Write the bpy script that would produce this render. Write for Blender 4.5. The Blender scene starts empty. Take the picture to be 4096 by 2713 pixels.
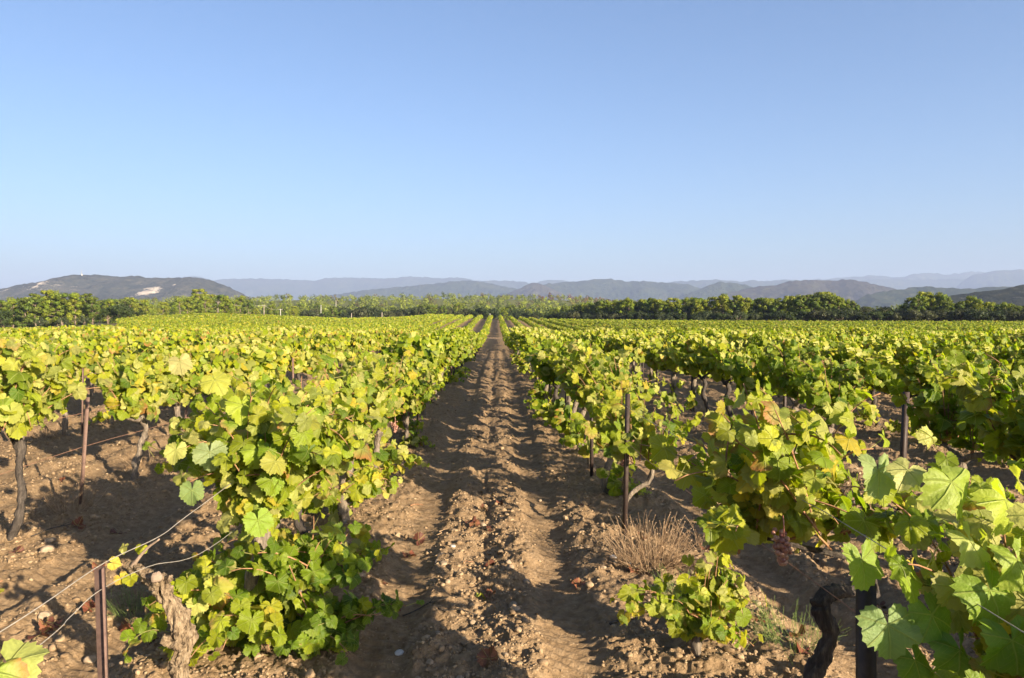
import bpy, math, random
import numpy as np
from mathutils import Vector

# ------------------------------------------------------------------ camera, sky, sun, exposure
C = bpy.context.scene.collection
S = bpy.context.scene
CAM_H, F, CX, HY = 1.95, 740.0, 496.0, 318.0       # camera height, focal length and vanishing point in 1024x678 pixels
cam = bpy.data.cameras.new('camera')
cam.sensor_width = 36.0
cam.lens = 36.0 * F / 1024.0
cam.shift_x = (512.0 - CX) / 1024.0
cam.shift_y = -(339.0 - HY) / 1024.0
cam.clip_start, cam.clip_end = 0.05, 60000.0
cam_o = bpy.data.objects.new('camera', cam)
cam_o.location = (0, 0, CAM_H)
cam_o.rotation_euler = (math.radians(90), 0, 0)
C.objects.link(cam_o)
S.camera = cam_o

SUN_EL, SUN_AZ = math.radians(17.0), math.radians(138.0)     # azimuth clockwise from +Y
SUN = np.array([math.sin(SUN_AZ) * math.cos(SUN_EL), math.cos(SUN_AZ) * math.cos(SUN_EL), math.sin(SUN_EL)])
W = bpy.data.worlds.new('World')
S.world = W
W.use_nodes = True
wn, wl = W.node_tree.nodes, W.node_tree.links
wn.clear()
sky = wn.new('ShaderNodeTexSky')
sky.sky_type = 'NISHITA'
sky.sun_disc = False
sky.sun_elevation = SUN_EL
sky.sun_rotation = SUN_AZ
sky.altitude = 100
sky.air_density = 1.0
sky.dust_density = 2.0
sky.ozone_density = 4.0
bg = wn.new('ShaderNodeBackground')
bg.inputs['Strength'].default_value = 0.055
wo = wn.new('ShaderNodeOutputWorld')
tint = wn.new('ShaderNodeVectorMath')           # white balance of the sky light
tint.operation = 'MULTIPLY'
tint.inputs[1].default_value = (1.03, 0.975, 0.985)
tco = wn.new('ShaderNodeTexCoord')
sep = wn.new('ShaderNodeSeparateXYZ')
wl.new(tco.outputs['Generated'], sep.inputs[0])
ev = wn.new('ShaderNodeMath')
ev.operation = 'MULTIPLY_ADD'
ev.inputs[1].default_value, ev.inputs[2].default_value = 0.16, 1.0
wl.new(sep.outputs[0], ev.inputs[0])
even = wn.new('ShaderNodeVectorMath')
even.operation = 'SCALE'
wl.new(sky.outputs[0], tint.inputs[0])
wl.new(tint.outputs[0], even.inputs[0])
wl.new(ev.outputs[0], even.inputs['Scale'])
wl.new(even.outputs[0], bg.inputs[0])
wl.new(bg.outputs[0], wo.inputs[0])
sl = bpy.data.lights.new('sun', 'SUN')
sl.energy = 5.0
sl.angle = math.radians(0.5)
sl.color = (1.0, 0.83, 0.60)
sun_o = bpy.data.objects.new('sun', sl)
sun_o.rotation_euler = Vector(SUN).to_track_quat('Z', 'Y').to_euler()
sun_o.location = (40, -40, 30)
C.objects.link(sun_o)
S.view_settings.view_transform = 'Standard'
S.view_settings.look = 'None'
S.view_settings.gamma = 1.0
S.view_settings.use_curve_mapping = False
S.view_settings.exposure = 2.05
S.cycles.max_bounces = 8
S.cycles.diffuse_bounces = 4
S.cycles.glossy_bounces = 2
S.cycles.transmission_bounces = 5
S.cycles.transparent_max_bounces = 4
S.cycles.volume_bounces = 0
S.cycles.use_denoising = True
S.cycles.use_adaptive_sampling = True
S.cycles.adaptive_threshold = 0.02

rng = np.random.default_rng(11)
R = random.Random(7)


# ------------------------------------------------------------------ helpers: meshes
def mesh_np(name, V, F3=None, F4=None, mat=None, col=None, uv=None, smooth=False):
    me = bpy.data.meshes.new(name)
    V = np.asarray(V, dtype=np.float32)
    n3 = 0 if F3 is None else len(F3)
    n4 = 0 if F4 is None else len(F4)
    me.vertices.add(len(V))
    me.vertices.foreach_set('co', V.ravel())
    idx, start = [], []
    if n3:
        idx.append(np.asarray(F3, dtype=np.int32).ravel()); start.append(np.arange(n3) * 3)
    if n4:
        idx.append(np.asarray(F4, dtype=np.int32).ravel()); start.append(n3 * 3 + np.arange(n4) * 4)
    idx = np.concatenate(idx)
    me.loops.add(len(idx))
    me.loops.foreach_set('vertex_index', idx)
    me.polygons.add(n3 + n4)
    me.polygons.foreach_set('loop_start', np.concatenate(start).astype(np.int32))
    if smooth:
        me.polygons.foreach_set('use_smooth', np.ones(n3 + n4, dtype=bool))
    if col is not None:
        a = me.attributes.new('lcol', 'FLOAT_COLOR', 'POINT')
        c4 = np.ones((len(V), 4), dtype=np.float32)
        c4[:, :3] = col
        a.data.foreach_set('color', c4.ravel())
    if uv is not None:
        a = me.attributes.new('luv', 'FLOAT_VECTOR', 'POINT')
        u3 = np.zeros((len(V), 3), dtype=np.float32)
        u3[:, :uv.shape[1]] = uv
        a.data.foreach_set('vector', u3.ravel())
    me.update(calc_edges=True)
    if mat is not None:
        me.materials.append(mat)
    return me


def obj(name, me, parent=None, loc=None):
    o = bpy.data.objects.new(name, me)
    C.objects.link(o)
    if parent is not None:
        o.parent = parent
    if loc is not None:
        o.location = loc
    return o


def tag(o, label, cat, group=None, kind=None):
    o['label'] = label
    o['category'] = cat
    if group:
        o['group'] = group
    if kind:
        o['kind'] = kind
    return o


def thing(name, label, cat, loc=(0, 0, 0), rotz=0.0, group=None):
    o = bpy.data.objects.new(name, None)
    o.empty_display_size = 0.2
    C.objects.link(o)
    o.location = loc
    o.rotation_euler = (0, 0, rotz)
    return tag(o, label, cat, group)


def copy_tree(o, parent=None):
    c = o.copy()
    C.objects.link(c)
    c.parent = parent
    for ch in list(o.children):
        copy_tree(ch, c)
    return c


class MB:
    """collects vertex and face arrays into one mesh"""
    def __init__(self):
        self.V, self.F3, self.F4, self.c, self.u, self.n = [], [], [], [], [], 0

    def add(self, V, F3=None, F4=None, col=None, uv=None):
        V = np.asarray(V, dtype=np.float64)
        self.V.append(V)
        if F3 is not None and len(F3):
            self.F3.append(np.asarray(F3) + self.n)
        if F4 is not None and len(F4):
            self.F4.append(np.asarray(F4) + self.n)
        c = np.ones((len(V), 3)) if col is None else np.broadcast_to(np.asarray(col), (len(V), 3))
        self.c.append(c)
        self.u.append(np.zeros((len(V), 2)) if uv is None else uv)
        self.n += len(V)
        return self

    def mesh(self, name, mat, smooth=False, col=True):
        return mesh_np(name, np.concatenate(self.V),
                       np.concatenate(self.F3) if self.F3 else None,
                       np.concatenate(self.F4) if self.F4 else None,
                       mat, np.concatenate(self.c) if col else None, np.concatenate(self.u) if col else None, smooth)


def unit(a):
    return a / np.maximum(np.linalg.norm(a, axis=-1, keepdims=True), 1e-9)


def _hash(ix, iy, seed):
    with np.errstate(over='ignore'):
        h = (ix.astype(np.int64) * 374761393 + iy.astype(np.int64) * 668265263 + seed * 974711) & 0xFFFFFFFF
        h = ((h ^ (h >> 13)) * 1274126177) & 0xFFFFFFFF
        h = h ^ (h >> 16)
    return (h & 0xFFFF) / 65535.0


def vnoise(x, y, seed=0):
    x = np.asarray(x, dtype=np.float64); y = np.asarray(y, dtype=np.float64)
    x0, y0 = np.floor(x), np.floor(y)
    fx, fy = x - x0, y - y0
    fx = fx * fx * (3 - 2 * fx); fy = fy * fy * (3 - 2 * fy)
    a, b = _hash(x0, y0, seed), _hash(x0 + 1, y0, seed)
    c, d = _hash(x0, y0 + 1, seed), _hash(x0 + 1, y0 + 1, seed)
    return (a * (1 - fx) + b * fx) * (1 - fy) + (c * (1 - fx) + d * fx) * fy - 0.5


def fbm(x, y, seed=0, oct=4, gain=0.5):
    s, a = 0.0, 1.0
    for k in range(oct):
        s = s + a * vnoise(x * 2.03 ** k, y * 2.03 ** k, seed + 17 * k)
        a *= gain
    return s


def smooth01(t):
    t = np.clip(t, 0, 1)
    return t * t * (3 - 2 * t)


def tube(pts, rad, sides=6, amp=0.0, seed=0, cap=True, ridge=0.0, twist=0.0):
    pts = np.asarray(pts, dtype=np.float64)
    n = len(pts)
    rad = np.broadcast_to(np.asarray(rad, dtype=np.float64), (n,))
    t = unit(np.gradient(pts, axis=0))
    a = np.array([1.0, 0.13, 0.21]) if abs(t[0][0]) < 0.8 else np.array([0.1, 1.0, 0.2])
    N = np.zeros_like(pts)
    for i in range(n):
        a = a - t[i] * np.dot(a, t[i])
        a = a / max(np.linalg.norm(a), 1e-9)
        N[i] = a
    B = np.cross(t, N)
    th = np.arange(sides) * 2 * math.pi / sides
    arc = np.concatenate([[0], np.cumsum(np.linalg.norm(np.diff(pts, axis=0), axis=1))])
    TH = th[None, :] + twist * arc[:, None]
    r = np.repeat(rad[:, None], sides, 1)
    if amp:
        q = np.cos(th)[None, :] * 3 + 50, np.sin(th)[None, :] * 3 + arc[:, None] * 22
        r = r * (1 + amp * (fbm(q[0] + 0 * arc[:, None], q[1], seed, 4, 0.6) * 2))
    if ridge:
        rr = np.abs(vnoise(th[None, :] * 3.2 + arc[:, None] * 6, arc[:, None] * 16 + 0 * th[None, :], seed + 5)) * 2
        r = r * (1 - ridge * (1 - rr))
    V = pts[:, None, :] + r[:, :, None] * (np.cos(TH)[:, :, None] * N[:, None, :] + np.sin(TH)[:, :, None] * B[:, None, :])
    V = V.reshape(-1, 3)
    i = np.arange(n - 1)[:, None] * sides
    j = np.arange(sides)[None, :]
    j2 = (j + 1) % sides
    F4 = np.stack([i + j, i + j2, i + sides + j2, i + sides + j], -1).reshape(-1, 4)
    F3 = None
    if cap:
        V = np.concatenate([V, pts[:1], pts[-1:]])
        k = np.arange(sides); k2 = (k + 1) % sides
        F3 = np.concatenate([np.stack([np.full(sides, n * sides), k2, k], -1),
                             np.stack([np.full(sides, n * sides + 1), (n - 1) * sides + k, (n - 1) * sides + k2], -1)])
    return V, F3, F4


def spline(pts, n):
    """Catmull-Rom resample of control rows (any number of columns)"""
    p = np.asarray(pts, dtype=np.float64)
    p = np.concatenate([2 * p[:1] - p[1:2], p, 2 * p[-1:] - p[-2:-1]])
    m = len(p) - 3
    s = np.linspace(0, m - 1e-6, n)
    i = s.astype(int); f = (s - i)[:, None]
    a, b, c, d = p[i], p[i + 1], p[i + 2], p[i + 3]
    return 0.5 * (2 * b + (c - a) * f + (2 * a - 5 * b + 4 * c - d) * f ** 2 + (3 * b - a - 3 * c + d) * f ** 3)


def P(px, py, Y):
    """the world point seen at a pixel of the 1024x678 frame at depth Y"""
    return np.array([(px - CX) / F * Y, Y, CAM_H - (py - HY) / F * Y])


# ------------------------------------------------------------------ helpers: materials
def material(name):
    m = bpy.data.materials.new(name)
    m.use_nodes = True
    nt = m.node_tree
    b = nt.nodes['Principled BSDF']
    return m, nt, b


def N(nt, kind, **kw):
    n = nt.nodes.new(kind)
    for k, v in kw.items():
        if k == 'op':
            n.operation = v
        elif hasattr(n, k) and k not in ('inputs',):
            setattr(n, k, v)
    return n


def ramp(nt, fac, stops):
    r = nt.nodes.new('ShaderNodeValToRGB')
    e = r.color_ramp.elements
    while len(e) > 1:
        e.remove(e[-1])
    e[0].position, e[0].color = stops[0][0], (*stops[0][1], 1)
    for p, c in stops[1:]:
        x = e.new(p)
        x.color = (*c, 1)
    nt.links.new(fac, r.inputs[0])
    return r.outputs[0]


def noise(nt, scale, detail=4, rough=0.6, vec=None, dim=None):
    n = nt.nodes.new('ShaderNodeTexNoise')
    n.inputs['Scale'].default_value = scale
    n.inputs['Detail'].default_value = detail
    n.inputs['Roughness'].default_value = rough
    if vec is not None:
        nt.links.new(vec, n.inputs['Vector'])
    return n.outputs['Fac']


def mixc(nt, fac, a, b, mode='MIX'):
    m = nt.nodes.new('ShaderNodeMix')
    m.data_type = 'RGBA'
    m.blend_type = mode
    for sock, v in ((m.inputs[0], fac), (m.inputs[6], a), (m.inputs[7], b)):
        if hasattr(v, 'is_output') or isinstance(v, bpy.types.NodeSocket):
            nt.links.new(v, sock)
        elif isinstance(v, (tuple, list)):
            sock.default_value = (*v, 1)
        else:
            sock.default_value = v
    return m.outputs[2]


def mathn(nt, op, a, b=None, c=None):
    m = nt.nodes.new('ShaderNodeMath')
    m.operation = op
    for s, v in zip(m.inputs, (a, b, c)):
        if v is None:
            continue
        if isinstance(v, bpy.types.NodeSocket):
            nt.links.new(v, s)
        else:
            s.default_value = v
    return m.outputs[0]


def attr(nt, name):
    a = nt.nodes.new('ShaderNodeAttribute')
    a.attribute_name = name
    return a


def bump(nt, b, h, strength, dist):
    n = nt.nodes.new('ShaderNodeBump')
    n.inputs['Strength'].default_value = strength
    n.inputs['Distance'].default_value = dist
    nt.links.new(h, n.inputs['Height'])
    nt.links.new(n.outputs[0], b.inputs['Normal'])


def objco(nt):
    return nt.nodes.new('ShaderNodeTexCoord').outputs['Object']


def geopos(nt):
    return nt.nodes.new('ShaderNodeNewGeometry').outputs['Position']


def leaf_material(name, veins, transl, gloss=0.35):
    m, nt, b = material(name)
    col = attr(nt, 'lcol').outputs['Color']
    pos = geopos(nt)
    v = noise(nt, 55 if veins else 9, 3, 0.6, pos)
    col = mixc(nt, mathn(nt, 'MULTIPLY', v, 0.55), col, (0.62, 0.62, 0.45), 'MULTIPLY')
    if veins:
        uv = attr(nt, 'luv').outputs['Vector']
        s = nt.nodes.new('ShaderNodeSeparateXYZ')
        nt.links.new(uv, s.inputs[0])
        ax = mathn(nt, 'ABSOLUTE', s.outputs[0])
        ang = mathn(nt, 'ARCTAN2', ax, s.outputs[1])
        rr = mathn(nt, 'SQRT', mathn(nt, 'ADD', mathn(nt, 'MULTIPLY', s.outputs[0], s.outputs[0]),
                                     mathn(nt, 'MULTIPLY', s.outputs[1], s.outputs[1])))
        ds = []
        for a0 in (0.0, 0.92, 1.95):
            ds.append(mathn(nt, 'MULTIPLY', rr, mathn(nt, 'ABSOLUTE', mathn(nt, 'SUBTRACT', ang, a0))))
        d = mathn(nt, 'MINIMUM', mathn(nt, 'MINIMUM', ds[0], ds[1]), ds[2])
        # side veins: slanted stripes between the main ones
        st = mathn(nt, 'PINGPONG', mathn(nt, 'ADD', mathn(nt, 'MULTIPLY', rr, 7.0), mathn(nt, 'MULTIPLY', d, -7.0)), 0.5)
        side = mathn(nt, 'LESS_THAN', st, 0.05)
        vein = mathn(nt, 'SUBTRACT', 1.0, mathn(nt, 'SMOOTH_MIN', mathn(nt, 'MULTIPLY', d, 28.0), 1.0, 0.2))
        vein = mathn(nt, 'MAXIMUM', vein, mathn(nt, 'MULTIPLY', side, 0.35))
        vein = mathn(nt, 'MAXIMUM', vein, 0.0)
        col = mixc(nt, mathn(nt, 'MULTIPLY', vein, 0.45), col, (0.42, 0.46, 0.16))
        h = mathn(nt, 'ADD', mathn(nt, 'MULTIPLY', vein, -0.8), noise(nt, 60, 3, 0.6, pos))
        bump(nt, b, h, 0.8, 0.007)
    nt.links.new(col, b.inputs['Base Color'])
    b.inputs['Roughness'].default_value = 0.5
    b.inputs['Specular IOR Level'].default_value = gloss
    t = nt.nodes.new('ShaderNodeBsdfTranslucent')
    nt.links.new(mixc(nt, 1.0, col, (1.38, 1.62, 0.40), 'MULTIPLY'), t.inputs[0])
    mx = nt.nodes.new('ShaderNodeMixShader')
    mx.inputs[0].default_value = transl
    out = nt.nodes['Material Output']
    nt.links.new(b.outputs[0], mx.inputs[1])
    nt.links.new(t.outputs[0], mx.inputs[2])
    nt.links.new(mx.outputs[0], out.inputs[0])
    return m


M = {}
M['leaf_near'] = leaf_material('vine_leaf', True, 0.45, 0.28)
M['leaf_mid'] = leaf_material('vine_leaf_mid', False, 0.45, 0.22)
M['leaf_tree'] = leaf_material('tree_leaf', False, 0.22, 0.15)


def mat_soil():
    m, nt, b = material('soil')
    pos = geopos(nt)
    n1 = noise(nt, 0.9, 5, 0.65, pos)
    n2 = noise(nt, 14, 6, 0.7, pos)
    n3 = noise(nt, 70, 4, 0.7, pos)
    c = ramp(nt, n2, [(0.25, (0.13, 0.086, 0.048)), (0.5, (0.24, 0.167, 0.098)), (0.75, (0.33, 0.243, 0.152))])
    c = mixc(nt, mathn(nt, 'MULTIPLY', n1, 0.6), c, (0.74, 0.68, 0.60), 'MULTIPLY')
    v = nt.nodes.new('ShaderNodeTexVoronoi')
    v.inputs['Scale'].default_value = 42
    nt.links.new(pos, v.inputs['Vector'])
    peb = mathn(nt, 'LESS_THAN', v.outputs['Distance'], 0.23)
    sel = nt.nodes.new('ShaderNodeSeparateColor')
    nt.links.new(v.outputs['Color'], sel.inputs[0])
    peb = mathn(nt, 'MULTIPLY', peb, mathn(nt, 'GREATER_THAN', sel.outputs[0], 0.8))
    c = mixc(nt, mathn(nt, 'MULTIPLY', peb, 0.5), c, (0.34, 0.26, 0.17))
    veg = attr(nt, 'lcol').outputs['Color']
    sv = nt.nodes.new('ShaderNodeSeparateColor')
    nt.links.new(veg, sv.inputs[0])
    g = ramp(nt, noise(nt, 0.35, 5, 0.7, pos), [(0.3, (0.05, 0.075, 0.018)), (0.7, (0.17, 0.16, 0.045))])
    c = mixc(nt, sv.outputs[0], c, g)
    nt.links.new(c, b.inputs['Base Color'])
    b.inputs['Roughness'].default_value = 0.95
    b.inputs['Specular IOR Level'].default_value = 0.1
    h = mathn(nt, 'ADD', mathn(nt, 'MULTIPLY', n3, 0.5), mathn(nt, 'ADD', n2, mathn(nt, 'MULTIPLY', peb, 0.25)))
    bump(nt, b, h, 0.9, 0.03)
    return m


def mat_rough(name, stops, scale, rough=0.9, bstr=0.5, bdist=0.01, stretch=None, spec=0.2, island=False):
    m, nt, b = material(name)
    v = objco(nt)
    if stretch:
        mp = nt.nodes.new('ShaderNodeMapping')
        mp.inputs['Scale'].default_value = stretch
        nt.links.new(v, mp.inputs[0])
        v = mp.outputs[0]
    n = noise(nt, scale, 6, 0.68, v)
    f = n
    if island:
        g = nt.nodes.new('ShaderNodeNewGeometry')
        f = mathn(nt, 'ADD', mathn(nt, 'MULTIPLY', n, 0.45), mathn(nt, 'MULTIPLY', g.outputs['Random Per Island'], 0.55))
    c = ramp(nt, f, stops)
    nt.links.new(c, b.inputs['Base Color'])
    b.inputs['Roughness'].default_value = rough
    b.inputs['Specular IOR Level'].default_value = spec
    bump(nt, b, n, bstr, bdist)
    return m


M['soil'] = mat_soil()
M['stone'] = mat_rough('stone', [(0.3, (0.19, 0.14, 0.09)), (0.55, (0.27, 0.205, 0.14)), (0.72, (0.34, 0.28, 0.21))], 22, 0.9, 0.6, 0.01)
M['white_stone'] = mat_rough('white_stone', [(0.3, (0.32, 0.305, 0.28)), (0.7, (0.45, 0.43, 0.40))], 24, 0.85, 0.5, 0.008)
M['clod'] = mat_rough('clod', [(0.22, (0.135, 0.09, 0.05)), (0.5, (0.24, 0.167, 0.098)), (0.78, (0.30, 0.22, 0.136))], 40, 0.95, 0.7, 0.008, island=True)
M['bark'] = mat_rough('vine_bark', [(0.3, (0.055, 0.045, 0.038)), (0.55, (0.16, 0.13, 0.10)), (0.75, (0.30, 0.25, 0.19))], 18, 0.9, 0.9, 0.012, (3, 3, 0.6))
M['bark_pale'] = mat_rough('old_vine_bark', [(0.36, (0.028, 0.02, 0.013)), (0.47, (0.15, 0.108, 0.068)), (0.68, (0.30, 0.235, 0.155))], 26, 0.9, 1.0, 0.014, (2.5, 2.5, 0.8))  # lowest stop darkens the bark crevices, shade put into the colour
M['bark_dark'] = mat_rough('dark_vine_bark', [(0.3, (0.02, 0.017, 0.015)), (0.55, (0.06, 0.05, 0.043)), (0.78, (0.15, 0.125, 0.10))], 20, 0.9, 1.0, 0.012, (3, 3, 0.6))
M['cut_wood'] = mat_rough('cut_wood', [(0.3, (0.15, 0.11, 0.08)), (0.7, (0.25, 0.19, 0.145))], 60, 0.85, 0.4, 0.004)
M['cane'] = mat_rough('vine_cane', [(0.3, (0.16, 0.075, 0.04)), (0.7, (0.33, 0.19, 0.10))], 30, 0.7, 0.3, 0.004)
M['grape'] = mat_rough('grape_skin', [(0.3, (0.20, 0.075, 0.06)), (0.7, (0.36, 0.20, 0.14))], 30, 0.35, 0.1, 0.002, spec=0.5, island=True)
M['rust_post'] = mat_rough('rusty_iron', [(0.3, (0.085, 0.052, 0.042)), (0.7, (0.16, 0.102, 0.082))], 30, 0.75, 0.3, 0.002, spec=0.3)
M['black_post'] = mat_rough('dark_iron', [(0.3, (0.018, 0.013, 0.012)), (0.7, (0.05, 0.032, 0.026))], 30, 0.6, 0.3, 0.002, spec=0.35)
M['wire'] = mat_rough('galvanised_wire', [(0.3, (0.22, 0.20, 0.17)), (0.7, (0.36, 0.33, 0.28))], 30, 0.55, 0.1, 0.001, spec=0.4)
M['rust_wire'] = mat_rough('rusty_wire', [(0.3, (0.20, 0.10, 0.06)), (0.7, (0.32, 0.18, 0.12))], 30, 0.65, 0.1, 0.001)
M['tree_bark'] = mat_rough('tree_bark', [(0.3, (0.09, 0.065, 0.045)), (0.7, (0.24, 0.19, 0.145))], 3, 0.9, 0.5, 0.05)
M['dry'] = mat_rough('dry_stems', [(0.25, (0.13, 0.08, 0.045)), (0.5, (0.24, 0.16, 0.092)), (0.8, (0.36, 0.26, 0.165))], 20, 0.9, 0.1, 0.002, island=True)
M['pole'] = mat_rough('weathered_pole', [(0.3, (0.22, 0.18, 0.14)), (0.7, (0.36, 0.31, 0.26))], 4, 0.85, 0.2, 0.02)
M['concrete'] = mat_rough('pale_concrete', [(0.3, (0.30, 0.29, 0.27)), (0.7, (0.42, 0.41, 0.38))], 4, 0.85, 0.2, 0.02)
M['dead_leaf'] = leaf_material('dead_leaf', True, 0.12, 0.2)


def mat_hill(name, stops, scale, rock=None):
    m, nt, b = material(name)
    pos = geopos(nt)
    n = noise(nt, scale, 8, 0.72, pos)
    n2 = noise(nt, scale * 0.16, 4, 0.6, pos)
    f = mathn(nt, 'ADD', mathn(nt, 'MULTIPLY', n, 0.65), mathn(nt, 'MULTIPLY', n2, 0.35))
    c = ramp(nt, f, stops)
    if rock:
        a = attr(nt, 'lcol').outputs['Color']
        sp = nt.nodes.new('ShaderNodeSeparateColor')
        nt.links.new(a, sp.inputs[0])
        mp = nt.nodes.new('ShaderNodeMapping')
        mp.inputs['Scale'].default_value = (0.4, 0.4, 1.6)
        nt.links.new(pos, mp.inputs[0])
        k = mathn(nt, 'ADD', noise(nt, scale * 1.8, 8, 0.8, mp.outputs[0]), mathn(nt, 'MULTIPLY', mathn(nt, 'SUBTRACT', sp.outputs[0], 0.5), 0.75))
        k = mathn(nt, 'SMOOTHSTEP' if False else 'MULTIPLY', mathn(nt, 'SUBTRACT', k, 0.545), 14)
        kk = nt.nodes.new('ShaderNodeClamp')
        nt.links.new(k, kk.inputs[0])
        c = mixc(nt, kk.outputs[0], c, rock)
    nt.links.new(c, b.inputs['Base Color'])
    b.inputs['Roughness'].default_value = 1.0
    b.inputs['Specular IOR Level'].default_value = 0.0
    bump(nt, b, n, 1.0, 0.6 / scale)
    return m


M['hill'] = mat_hill('scrub_hill', [(0.38, (0.012, 0.022, 0.012)), (0.52, (0.034, 0.046, 0.022)), (0.66, (0.07, 0.07, 0.036))], 0.028)
M['hill_brown'] = mat_hill('heath_hill', [(0.38, (0.018, 0.022, 0.016)), (0.52, (0.046, 0.040, 0.030)), (0.66, (0.068, 0.068, 0.038))], 0.03)
M['hill_rock'] = mat_hill('rocky_hill', [(0.38, (0.022, 0.027, 0.018)), (0.52, (0.058, 0.058, 0.040)), (0.66, (0.125, 0.112, 0.082))], 0.03, rock=(0.52, 0.45, 0.36))
M['hill_shaded'] = mat_hill('shaded_scrub_hill', [(0.38, (0.012, 0.016, 0.010)), (0.52, (0.03, 0.034, 0.018)), (0.66, (0.06, 0.055, 0.034))], 0.06, rock=(0.30, 0.28, 0.26))  # darker stops and rock put the slope's shadow into its colour

# ------------------------------------------------------------------ terrain
ROWS_L = [-1.43 - 2.77 * k for k in range(0, 62)]
ROWS_R = [1.23 + 2.82 * k for k in range(0, 62)]
ROWS_X = np.array(sorted(ROWS_L + ROWS_R))
# far edge of the vineyard: pixel column, depth, vine tops' pixel row
EDGE = np.array([(-500, 170, 325), (0, 170, 324.5), (60, 172, 323.5), (100, 182, 320), (133, 192, 316.6), (207, 215, 313.2), (270, 215, 315.0),
                 (340, 215, 318), (400, 215, 317), (430, 215, 314.2), (496, 215, 315.6), (545, 212, 318.4), (600, 198, 319.5),
                 (700, 172, 320.3), (1024, 140, 321.0), (1500, 105, 321)], dtype=float)
E_U = (EDGE[:, 0] - CX) / F
E_Y = EDGE[:, 1]
E_Z = CAM_H - (EDGE[:, 2] - HY) / F * EDGE[:, 1] - 1.1
RISE = np.array([(-600, 10), (0, 13), (180, 19), (300, 22), (560, 23), (640, 16), (700, 7), (800, 3), (1500, 2)], dtype=float)


def edge_y(u):
    return np.interp(u, E_U, E_Y)


def H(X, Y):
    """large-scale height of the ground"""
    X = np.asarray(X, float); Y = np.asarray(Y, float)
    u = X / np.maximum(Y, 20.0)
    yb, zb = np.interp(u, E_U, E_Y), np.interp(u, E_U, E_Z)
    dip = -0.75 * smooth01((Y - 24) / 34)
    z = dip + (zb + 0.75) * smooth01((Y - 75) / (yb - 75)) * (Y > 75)
    past = np.clip(Y - yb, 0, None)
    z = z - 1.6 * smooth01(past / 45)
    rise = np.interp(u * F + CX, RISE[:, 0], RISE[:, 1])
    return z + rise * smooth01((Y - 290) / 560)


def micro(X, Y):
    """wheel tracks, ridges and clods between the rows"""
    X = np.asarray(X, float); Y = np.asarray(Y, float)
    i = np.clip(np.searchsorted(ROWS_X, X), 1, len(ROWS_X) - 1)
    mid = 0.5 * (ROWS_X[i] + ROWS_X[i - 1])
    wob = 0.05 * vnoise(Y * 0.35, mid * 3.1, 3)
    x = X - mid - wob + 0.02
    ax = np.abs(x)
    track = np.exp(-((ax - 0.56) / 0.18) ** 4)
    am = 0.62 + 1.1 * vnoise(Y * 0.8, mid * 5 + np.sign(x) * 3, 8)
    f = -0.045 * track + am * 0.044 * np.exp(-((ax - 0.27) / 0.15) ** 2) - 0.046 * am * np.exp(-(x / 0.08) ** 2)
    f = f + 0.042 * am * np.exp(-((ax - 0.95) / 0.17) ** 2) + 0.03 * smooth01((ax - 1.05) / 0.25)
    loose = 1 - 0.8 * track
    n = 0.055 * fbm(X * 3.2, Y * 3.2, 21, 2) + loose * (0.042 * fbm(X * 9, Y * 9, 31, 3, 0.62))
    cl = np.clip(vnoise(X * 24, Y * 24, 41) + 0.12, 0, 1) ** 1.3
    cl2 = np.clip(vnoise(X * 47, Y * 47, 43) + 0.1, 0, 1)
    n = n + loose * (0.036 * cl + 0.016 * cl2)
    tread = track * 0.009 * np.sin(Y * 2 * math.pi / 0.085 + np.sign(x) * (ax - 0.56) * 30)
    return f + n + tread


def hgt(x, y):
    return float(H(x, y) + micro(x, y))


def grid_faces(nr, nc):
    i = np.arange(nr - 1)[:, None] * nc
    j = np.arange(nc - 1)[None, :]
    return np.stack([i + j, i + j + 1, i + nc + j + 1, i + nc + j], -1).reshape(-1, 4)


def build_ground():
    mb = MB()
    # near soil, finer towards the camera
    ys = [1.0]
    while ys[-1] < 62:
        ys.append(ys[-1] + max(0.011, ys[-1] ** 2 / 1443 * 0.85))
    ys = np.array(ys)
    us = np.concatenate([np.linspace(-1.8, -0.8, 120)[:-1], np.linspace(-0.8, 0.8, 1050), np.linspace(0.8, 1.8, 120)[1:]])
    X = us[None, :] * (ys[:, None] + 0.0); Y = np.repeat(ys[:, None], len(us), 1)
    Z = H(X, Y) + micro(X, Y)
    V = np.stack([X, Y, Z], -1).reshape(-1, 3)
    mb.add(V, F4=grid_faces(len(ys), len(us)), col=(0, 0, 0))
    # the field and the land beyond
    ys = np.concatenate([np.linspace(61.5, 330, 180), np.geomspace(333, 11000, 80)])
    us = np.linspace(-2.2, 2.2, 340)
    X = us[None, :] * ys[:, None]; Y = np.repeat(ys[:, None], len(us), 1)
    Z = H(X, Y) - 0.02 - np.clip((Y - 1200) / 400, 0, 1) * 12
    yb = edge_y(X / Y)
    veg = smooth01((Y - yb + 2) / 10)
    veg = np.maximum(veg, smooth01((-(X / Y) * F - 375) / 10) * smooth01((Y - 118) / 10))
    mb.add(np.stack([X, Y, Z], -1).reshape(-1, 3), F4=grid_faces(len(ys), len(us)), col=np.repeat(veg.reshape(-1, 1), 3, 1))
    # behind the camera
    xs = np.linspace(-400, 400, 161); ys = np.linspace(-300, 1.02, 80)
    X, Y = np.meshgrid(xs, ys)
    mb.add(np.stack([X, Y, 0 * X - 0.01], -1).reshape(-1, 3), F4=grid_faces(len(ys), len(xs)), col=(0, 0, 0))
    o = obj('ground', mb.mesh('ground', M['soil'], True))
    tag(o, 'brown stony vineyard soil with wheel tracks running away from the camera', 'ground', kind='structure')


build_ground()


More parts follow.
